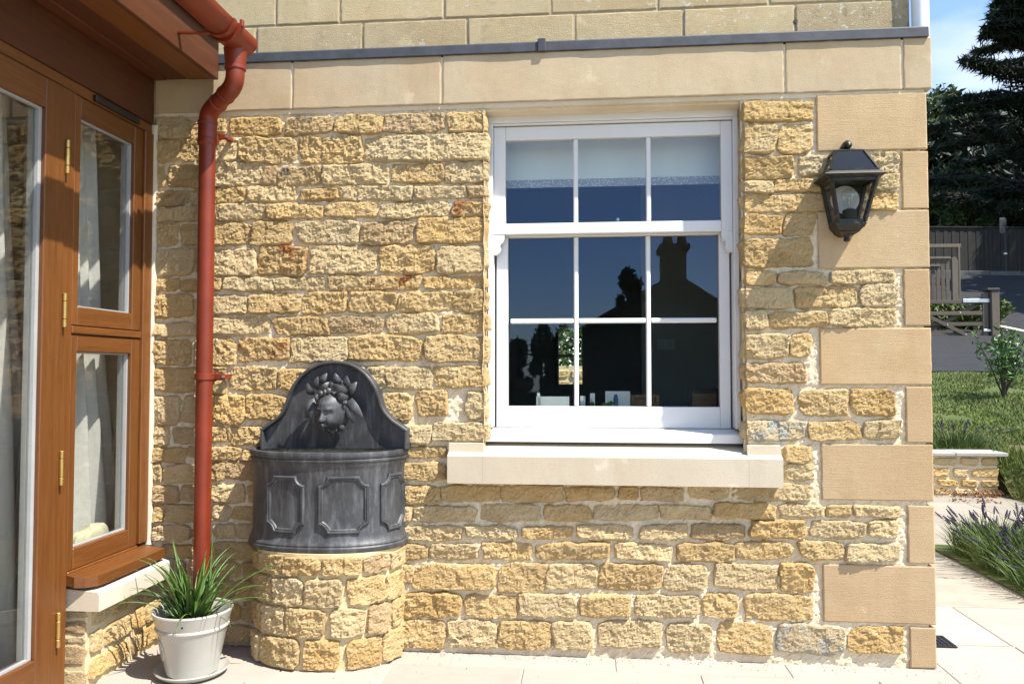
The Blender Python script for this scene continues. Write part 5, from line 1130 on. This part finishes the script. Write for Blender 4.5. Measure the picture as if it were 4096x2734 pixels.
# field gate
GD = 16.7
def gz_(a, b): p = onY(3700 + a * .3826, 900 + b * .3826, GD); return p[0], p[2]
gt = thing('field_gate', 'weathered timber field gate with galvanised strap beside the driveway', 'gate', (gz_(300, 1200)[0], GD, gz_(300, 1200)[1]))
xl_, _ = gz_(-340, 800); xr_, _ = gz_(665, 800)
for b0, b1 in ((785, 822), (902, 942), (1016, 1054), (1128, 1180)):
    z1_ = gz_(300, b0)[1]; z0_ = gz_(300, b1)[1]; obj('rail', MB().box(xl_, gz_(600, 800)[0], GD - .03, GD + .03, z0_, z1_, .006), 'gate_wood', gt, fix=False)
s0 = gz_(592, 705); s1 = gz_(662, 1165); obj('hanging_stile', MB().box(s0[0], s1[0], GD - .04, GD + .04, s1[1], s0[1], .012), 'post_wood', gt, fix=False)
for p, q_ in (((20, 950), (460, 1165)), ((20, 1120), (580, 815))):
    a = gz_(*p); b = gz_(*q_); dy = -.055 if p[1] == 950 else .05; obj('brace', MB().bar((a[0], GD + dy, a[1]), (b[0], GD + dy, b[1]), .022, .085, (0, 1, 0)) if False else MB().bar((a[0], GD + dy, a[1]), (b[0], GD + dy, b[1]), .03, .085), 'gate_wood', gt)
a = gz_(390, 775); b = gz_(690, 808); obj('strap_hinge', MB().box(a[0], b[0], GD - .045, GD - .032, b[1], a[1] + .01, .004), 'steel', gt, fix=False)
a = gz_(600, 1088); obj('latch', MB().box(a[0], a[0] + .28, GD - .07, GD - .042, a[1] - .06, a[1], .006), 'steel', gt, fix=False)
for p in ((355, 915), (220, 1042), (412, 1142)):
    a = gz_(*p); obj('bolt', MB().tube([(a[0], GD - .075, a[1]), (a[0], GD - .085, a[1])], .016, 8), 'steel', gt)
s0 = gz_(668, 690); s1 = gz_(762, 1205)
gp = thing('gate_post', 'thick square weathered gate post with black cap', 'post', ((s0[0] + s1[0]) / 2, GD, s1[1])); obj('post', MB().box(s0[0], s1[0], GD - .12, GD + .12, s1[1] - .3, s0[1], .012), 'post_wood', gp, fix=False); obj('cap', MB().box(s0[0] - .10, s1[0] + .012, GD - .14, GD + .14, s0[1], s0[1] + .06, .012), 'rubber', gp, fix=False)
# boarded side gate
SG = 18.6
def sg(a, b): p = onY(3700 + a * .3826, 900 + b * .3826, SG); return p[0], p[2]
sgt = thing('side_gate', 'brown boarded side gate in a tall timber frame behind the field gate', 'gate', (sg(180, 740)[0], SG, sg(180, 740)[1]))
a = sg(338, 230); b = sg(370, 760); obj('frame_post', MB().box(a[0], b[0], SG - .04, SG + .06, b[1] - .4, a[1], .006), 'post_wood', sgt, fix=False)
a = sg(-200, 205); b = sg(372, 232); obj('frame_rail', MB().box(a[0], b[0], SG - .03, SG + .05, b[1], a[1], .006), 'post_wood', sgt, fix=False)
a = sg(262, 335); b = sg(330, 760); obj('rounded_post', MB().prism([(a[0], b[1] - .4), (b[0], b[1] - .4), (b[0], a[1] - .12), (b[0] - .04, a[1] - .02), (b[0] - .10, a[1]), (a[0] + .03, a[1] - .02), (a[0], a[1] - .06)], lambda p, q, d: (p, d, q), SG - .12, SG - .02), 'post_wood', sgt)
for i in range(7):
    a = sg(195 - i * 50 + 2, 355); b = sg(243 - i * 50, 760); obj('board', MB().box(a[0], b[0], SG - .10, SG - .075, b[1] - .4, a[1], .005), 'gate_wood', sgt, fix=False)
a = sg(-100, 340); b = sg(245, 358); obj('top_rail', MB().box(a[0], b[0], SG - .14, SG - .06, b[1], a[1], .004), 'post_wood', sgt, fix=False)
a = sg(-100, 420); b = sg(135, 440); obj('ledge', MB().box(a[0], b[0], SG - .16, SG - .101, b[1], a[1], .004), 'post_wood', sgt, fix=False)
# golden conifer hedge behind the gate
hc = onY((2180) * K, 760 * K, 17.5); r = np.random.RandomState(9)
hs_ = thing('golden_conifer', 'low yellow green conifer hedge between the two gates', 'hedge', (hc[0], 17.5, hc[2]))
cc = [(hc[0] - 1.2 + 2.4 * i / 13 + r.uniform(-.05, .05), 17.5 + r.uniform(-.15, .15), 2.05 + r.uniform(.15, .75)) for i in range(14) for _ in range(3)]
obj('foliage', leaves(clumps(cc, [.26] * len(cc), 70, 5), None, .045, 6, 2.2, (0, 0, 1), .3), 'leaf_yellow', hs_, fix=False)
obj('stem', MB().tube([(hc[0], 17.5, 1.9), (hc[0], 17.5, 2.5)], .03, 8), 'bark', hs_)
# ------------------------------------------------------------------ garden: low wall, lawn grass, shrub, lavender
GWY = 4.56; gwx1 = float(onZ(3990, 1978, 0)[0])
gw = thing('garden_wall', 'low stone garden wall with grey slab coping at the lawn edge', 'wall', (2.8, GWY, 0))
obj('wall_core', MB().box(1.6, gwx1 - .02, GWY + .012, GWY + .22, -.05, .365), 'mortar', gw)
for z0, z1, seed in ((.275, .355, 1), (.165, .255, 2), (.075, .15, 3), (.005, .062, 4)):
    x = gwx1; rr = random.Random(seed)
    while x > 1.7:
        w = rr.uniform(.16, .27); sd += 1; c = (x - w / 2, GWY + .012, (z0 + z1) / 2)
        rock_obj('wall_stone', w - .02, z1 - z0, sd, rr.choice(['stone', 'stone_pale', 'stone_gold']), gw, c, lambda p, q, n, c=c: (c[0] + p, c[1] - n, c[2] + q), res=.014); x -= w
for i, (a, b) in enumerate(((1.58, 2.4), (2.405, 3.4), (3.405, gwx1 + .05))): obj('coping_slab', MB().box(a, b, GWY - .05, GWY + .27, .368, .398 + i * .002, .005), 'garden_slab', gw, (a, GWY, .38), fix=False)
r = np.random.RandomState(4); n = 34000
dx = r.uniform(.40, .62, n); yy = 4.75 + (10.6 - 4.75) * r.uniform(0, 1, n) ** 1.5; xx = dx * (yy + 3.3) + r.uniform(-.6, .6, n)
keep = noise2(xx, yy, .8, 12) > -.28; xx, yy = xx[keep], yy[keep]
zz = lawn_h(xx, yy); hgt = r.uniform(.018, .05, len(xx)) * (1 + .5 * noise2(xx, yy, .5, 13)); an = r.uniform(0, 6.28, len(xx)); bd_ = r.uniform(.004, .009, len(xx)); lx_, ly_ = r.normal(0, .02, len(xx)), r.normal(0, .02, len(xx))
V = np.stack([np.stack([xx - np.cos(an) * bd_, yy - np.sin(an) * bd_, zz], 1), np.stack([xx + np.cos(an) * bd_, yy + np.sin(an) * bd_, zz], 1), np.stack([xx + lx_, yy + ly_, zz + hgt], 1)], 1).reshape(-1, 3)
gr_ = obj('grass', (V.tolist(), np.arange(len(V)).reshape(-1, 3).tolist()), 'grass_blade', None, fix=False); stuff(gr_); tag(gr_, 'uneven green lawn grass rising behind the low wall', 'grass')
n = 8000; xx = r.uniform(3.84, 5.6, n); yy = r.uniform(3.1, 4.75, n); zz = bank_h(xx, yy); hgt = r.uniform(.06, .20, n); an = r.uniform(0, 6.28, n); bd_ = r.uniform(.004, .008, n); lx_, ly_ = r.normal(-.02, .05, n), r.normal(0, .05, n)
V = np.stack([np.stack([xx - np.cos(an) * bd_, yy - np.sin(an) * bd_, zz - .02], 1), np.stack([xx + np.cos(an) * bd_, yy + np.sin(an) * bd_, zz - .02], 1), np.stack([xx + lx_, yy + ly_, zz + hgt], 1)], 1).reshape(-1, 3)
g2 = obj('long_grass', (V.tolist(), np.arange(len(V)).reshape(-1, 3).tolist()), 'grass_blade', None, fix=False); stuff(g2); tag(g2, 'long grass beside the end of the low garden wall', 'grass')
# laurel shrub
sb = onY(2302 * K, 910 * K, 7.7); sh_ = thing('laurel_shrub', 'young upright laurel shrub with glossy leaves on the lawn', 'shrub', tuple(sb))
mb = MB(); C = []; r = np.random.RandomState(14)
for i in range(15):
    an = r.uniform(0, 6.28); ln = r.uniform(.45, .95); sp_ = r.uniform(.05, .42); tip = Vector((sb[0] + math.cos(an) * sp_, sb[1] + math.sin(an) * sp_, sb[2] + ln)); b0 = Vector((sb[0], sb[1], sb[2])); md = b0.lerp(tip, .5) + Vector((0, 0, .05)); mb.tube([b0, md, tip], [.012, .008, .003], 6)
    for k_ in range(46):
        q_ = r.uniform(.3, 1.03); p = b0.lerp(md, q_ * 2) if q_ < .5 else md.lerp(tip, q_ * 2 - 1); C.append((p.x + r.normal(0, .045), p.y + r.normal(0, .045), p.z + r.normal(0, .03)))
obj('stem', mb, 'bark', sh_, tuple(sb), smooth=40); obj('foliage', leaves(np.array(C), None, .026, 15, 1.9, (0, 0, 1), .25), 'leaf_laurel', sh_, tuple(sb), fix=False)
# lavender
spk = MB()
for i in range(6):
    z = i * .0085; rr = .0058 * (1 - abs(i - 2.2) / 6); spk.lathe([(rr * .4, z), (rr * 1.25, z + .003), (rr, z + .007), (rr * .3, z + .008)], (0, 0, 0), 7)
spk_me = None
def lavender(label, cx_, cy_, cz_, rx_, ry_, h, nsp, nst, seed, sc=1.0):
    global spk_me
    r = np.random.RandomState(seed); t = thing('lavender_bush', label, 'lavender', (cx_, cy_, cz_)); st = MB()
    V = []; F = []
    for i in range(nst):
        q_ = r.normal(size=2) * .42; q_ = q_ / max(1, np.linalg.norm(q_)); bx_, by_ = cx_ + q_[0] * rx_ * .8, cy_ + q_[1] * ry_ * .8; hh_ = h * r.uniform(.35, .85); tx_, ty_ = bx_ + q_[0] * rx_ * .45 + r.normal(0, .04), by_ + q_[1] * ry_ * .45 + r.normal(0, .04); w = .0035 * sc; an = r.uniform(0, 3.14); k0 = len(V)
        mx_, my_ = (bx_ * .6 + tx_ * .4), (by_ * .6 + ty_ * .4)
        V += [(bx_ - w * math.cos(an), by_ - w * math.sin(an), cz_), (bx_ + w * math.cos(an), by_ + w * math.sin(an), cz_), (mx_ + w * math.cos(an), my_ + w * math.sin(an), cz_ + hh_ * .6), (mx_ - w * math.cos(an), my_ - w * math.sin(an), cz_ + hh_ * .6), (tx_, ty_, cz_ + hh_)]; F += [(k0, k0 + 1, k0 + 2, k0 + 3), (k0 + 3, k0 + 2, k0 + 4)]
    obj('foliage', (V, F), 'leaf_lavender', t, (cx_, cy_, cz_), fix=False)
    for i in range(nsp):
        q_ = r.normal(size=2) * .5; q_ = q_ / max(1, np.linalg.norm(q_)); bx_, by_ = cx_ + q_[0] * rx_ * .6, cy_ + q_[1] * ry_ * .6; tip = Vector((cx_ + q_[0] * rx_ * 1.1 + r.normal(0, .03), cy_ + q_[1] * ry_ * 1.1 + r.normal(0, .03), cz_ + h * r.uniform(.62, 1.08) * (1 - .3 * np.linalg.norm(q_))))
        b0 = Vector((bx_, by_, cz_ + h * .2)); md = b0.lerp(tip, .55) + Vector((0, 0, .02)); st.tube([b0, md, tip], .0013 * sc, 4); d = (tip - md).normalized()
        e = d.to_track_quat('Z', 'Y').to_euler(); s_ = r.uniform(.8, 1.4) * sc
        if spk_me is None: o_ = obj('flower_spike', spk, 'lavender_purple', t, fix=False); o_.location = tip - wloc(t); o_.rotation_euler = e; o_.scale = (s_,) * 3; spk_me = o_
        else: inst('flower_spike', spk_me, t, tip, e, (s_,) * 3)
    obj('stems', st, 'leaf_lavender', t, (cx_, cy_, cz_))
lavender('leafy lavender clump at the near end of the paved border', 2.54, 1.20, .01, .34, .34, .27, 50, 1500, 30)
lavender('tall flowering lavender clump in the middle of the paved border', 2.57, 1.60, .01, .36, .34, .34, 100, 1500, 31)
lavender('lavender clump with loose dark spikes at the far tip of the border', 2.50, 1.97, .01, .26, .24, .29, 46, 800, 32)
lavender('lavender clump at the outer side of the paved border', 3.10, 1.92, .01, .40, .38, .38, 90, 1400, 33)
sl_ = onY(2195 * K, 1035 * K, 5.1); lavender('small sparse lavender clump behind the low garden wall', sl_[0], 5.1, .36, .42, .18, .30, 34, 500, 34)
# drain grate
dg = thing('drain_grate', 'small square black drain grating set in the pale paving', 'grate', (1.47, .33, 0))
obj('frame', MB().box(1.385, 1.545, .262, .274, .002, .006).box(1.385, 1.545, .396, .408, .002, .006).box(1.385, 1.397, .274, .396, .002, .006).box(1.533, 1.545, .274, .396, .002, .006), 'black_plastic', dg); obj('pit', MB().box(1.396, 1.534, .273, .397, .0018, .0028), 'rubber', dg)
for i in range(7): x = 1.405 + i * .018; obj('slat', MB().box(x, x + .009, .2745, .3955, .003, .0062), 'black_plastic', dg)
# dry leaf litter by the garden wall and on the paving
r = np.random.RandomState(17); C = np.stack([np.concatenate([r.normal(3.55, .16, 220), r.uniform(3.2, 3.6, 40)]), np.concatenate([4.5 - np.abs(r.normal(0, .05, 220)), r.uniform(4.1, 4.3, 40)]), np.concatenate([np.abs(r.normal(.02, .025, 220)), np.full(40, .008)])], 1)
lt = obj('leaf_litter', leaves(C, None, .011, 18, 2.0), 'dry_leaf', None, fix=False); stuff(lt); tag(lt, 'dry brown leaf litter against the low garden wall', 'leaf litter')
r = np.random.RandomState(19); n = 420; gx_ = r.uniform(-1.8, 1.5, n); gy_ = np.where(r.uniform(size=n) < .7, -.012 - np.abs(r.normal(0, .03, n)), -r.uniform(.02, .6, n))
gt_ = obj('wall_foot_grit', leaves(np.stack([gx_, gy_, np.full(n, .003)], 1), None, .0028, 20, 1.3), 'dry_leaf', None, fix=False); stuff(gt_); tag(gt_, 'fine brown grit along the foot of the stone wall', 'grit')
# garden seen through the rear window of the room
rw = thing('rear_garden_wall', 'sunlit stone wall with flowers seen through the dark room', 'wall', (-.3, 6.4, 0)); obj('wall_core', MB().box(-2.5, 1.0, 6.42, 6.7, -.05, 1.22), 'mortar', rw)
for j in range(9):
    x = -1.6 + (j % 2) * .12
    while x < .7:
        w = pr.uniform(.2, .3); sd += 1; c = (x + w / 2, 6.42, .08 + j * .13); 
        if -1.2 < x < .6: rock_obj('wall_stone', w - .02, .11, sd, pr.choice(['stone', 'stone_pale', 'stone_gold']), rw, c, lambda p, q, n, c=c: (c[0] + p, c[1] - n, c[2] + q), res=.02)
        x += w
rp = thing('rear_flowers', 'bank of pink and white flowers above the wall behind the room', 'flowers', (-.3, 6.7, 1.2)); r = np.random.RandomState(23); n = 2600
C = np.stack([r.uniform(-1.3, .6, n), 6.55 + r.uniform(0, .5, n), 1.2 + r.uniform(0, .75, n)], 1); obj('foliage', leaves(C, None, .035, 24), 'leaf_laurel', rp, fix=False)
obj('white_blossom', leaves(C[:700] * np.array([1, 1, .55]) + np.array([0, -.16, .54]), None, .022, 25, 1), 'flower_white', rp, fix=False); obj('pink_blossom', leaves(C[700:950] * np.array([1, 1, .3]) + np.array([0, -.1, 1.35]), None, .04, 26, 1), 'flower_pink', rp, fix=False)
# ------------------------------------------------------------------ what the window reflects: the house and trees behind the viewer
def mir(u, v, L):   # point seen in the glass at D pixel (u,v), L metres from the mirrored camera
    a, b = (u - 1348) / 1827, (848 - v) / 1827; return a * L, 3.62 - L, 1.17 + b * L
Lh = 24.0
nb = thing('neighbour_house', 'dark gabled house with tall chimney mirrored in the sash window', 'house', (2.5, -20.4, -1.5))
ax, ay, az_ = mir(1544, 632, Lh); el_, _, ez = mir(1369, 729, Lh); er_, _, ez2 = mir(1690, 735, Lh)
gp_ = [(el_ - 1.6, -3), (el_ - 1.6, ez - .9), (ax, az_), (er_ + 1.4, ez2 - .9), (er_ + 1.4, -3)]
obj('wall', MB().prism([(el_ - .9, -3), (el_ - .9, ez - .75), (ax, az_ - .15), (er_ + .9, ez2 - .75), (er_ + .9, -3)], lambda p, q, d: (p, d, q), ay, ay - 8), 'brick_dark', nb)
obj('roof', MB().prism([(el_ - 1.5, ez - 1.0), (el_ - 1.5, ez - .85), (ax, az_ + .05), (er_ + 1.5, ez2 - .85), (er_ + 1.5, ez2 - 1.0), (ax, az_ - .14)], lambda p, q, d: (p, d, q), ay + .25, ay - 8.25), 'roof_slate', nb)
ch0, _, cz0 = mir(1514, 575, Lh); ch1, _, _ = mir(1574, 575, Lh)
chm = obj('chimney', MB().box(ch0 + .05, ch1 - .05, ay - 1.2, ay - .02, az_ - 1.2, cz0, .01).box(ch0 - .05, ch1 + .05, ay - 1.3, ay + .08, cz0, cz0 + .18, .01), 'brick_dark', nb, fix=False)
for i in range(2): obj('chimney_pot', MB().lathe([(.13, 0), (.16, .05), (.11, .45), (.14, .5), (.1, .5)], (ch0 + .25 + i * .42, ay - .6, cz0 + .18), 14), 'roof_tile', chm, smooth=40)
for i, (u, v, L, rd, mt, lb) in enumerate([(1440, 600, 34, 1.0, 'leaf_dark', 'slim dark tree mirrored left of the chimney'), (1185, 770, 26, .55, 'leaf_dark', 'leftmost slim conifer mirrored in the lower sash'), (1240, 745, 26, .8, 'leaf_dark', 'second dark conifer mirrored in the lower left pane'), (1285, 755, 27, .8, 'leaf_dark', 'third dark conifer mirrored in the lower left pane'), (1640, 700, 36, 1.0, 'leaf_dark', 'small tree mirrored right of the gable'), (1120, 800, 30, 1.4, 'leaf_dark', 'low dark tree mirrored at the far left of the window'), (1340, 770, 28, 1.2, 'leaf_dark', 'dark conifer mirrored beside the gable wall')]):
    x, y, z = mir(u, v, L); gz = float(ground_h(0, y)) - .2; tree('conifer_tree', lb, (x, y, gz), z - gz, rd, .08, 40, 110, .10, mt, 80 + i, sq=(.8, .8, 1.5))

GROUPS = {'lavender_bush': 'lavender clumps in the garden', 'conifer_tree': 'dark trees mirrored in the sash window', 'broadleaf_tree': 'trees beyond the road', 'bush': 'bushes behind the road fence', 'greeting_card': 'cards on the window board', 'plant_label': 'plant labels on the window board', 'picture_frame': 'picture frames on the window board', 'house_plant': 'pot plants on the window board', 'curtain': 'white curtains in the conservatory'}
for o in SC.objects:
    k_ = o.name.split('.')[0]
    if o.parent is None and k_ in GROUPS and 'label' in o: o['group'] = GROUPS[k_]
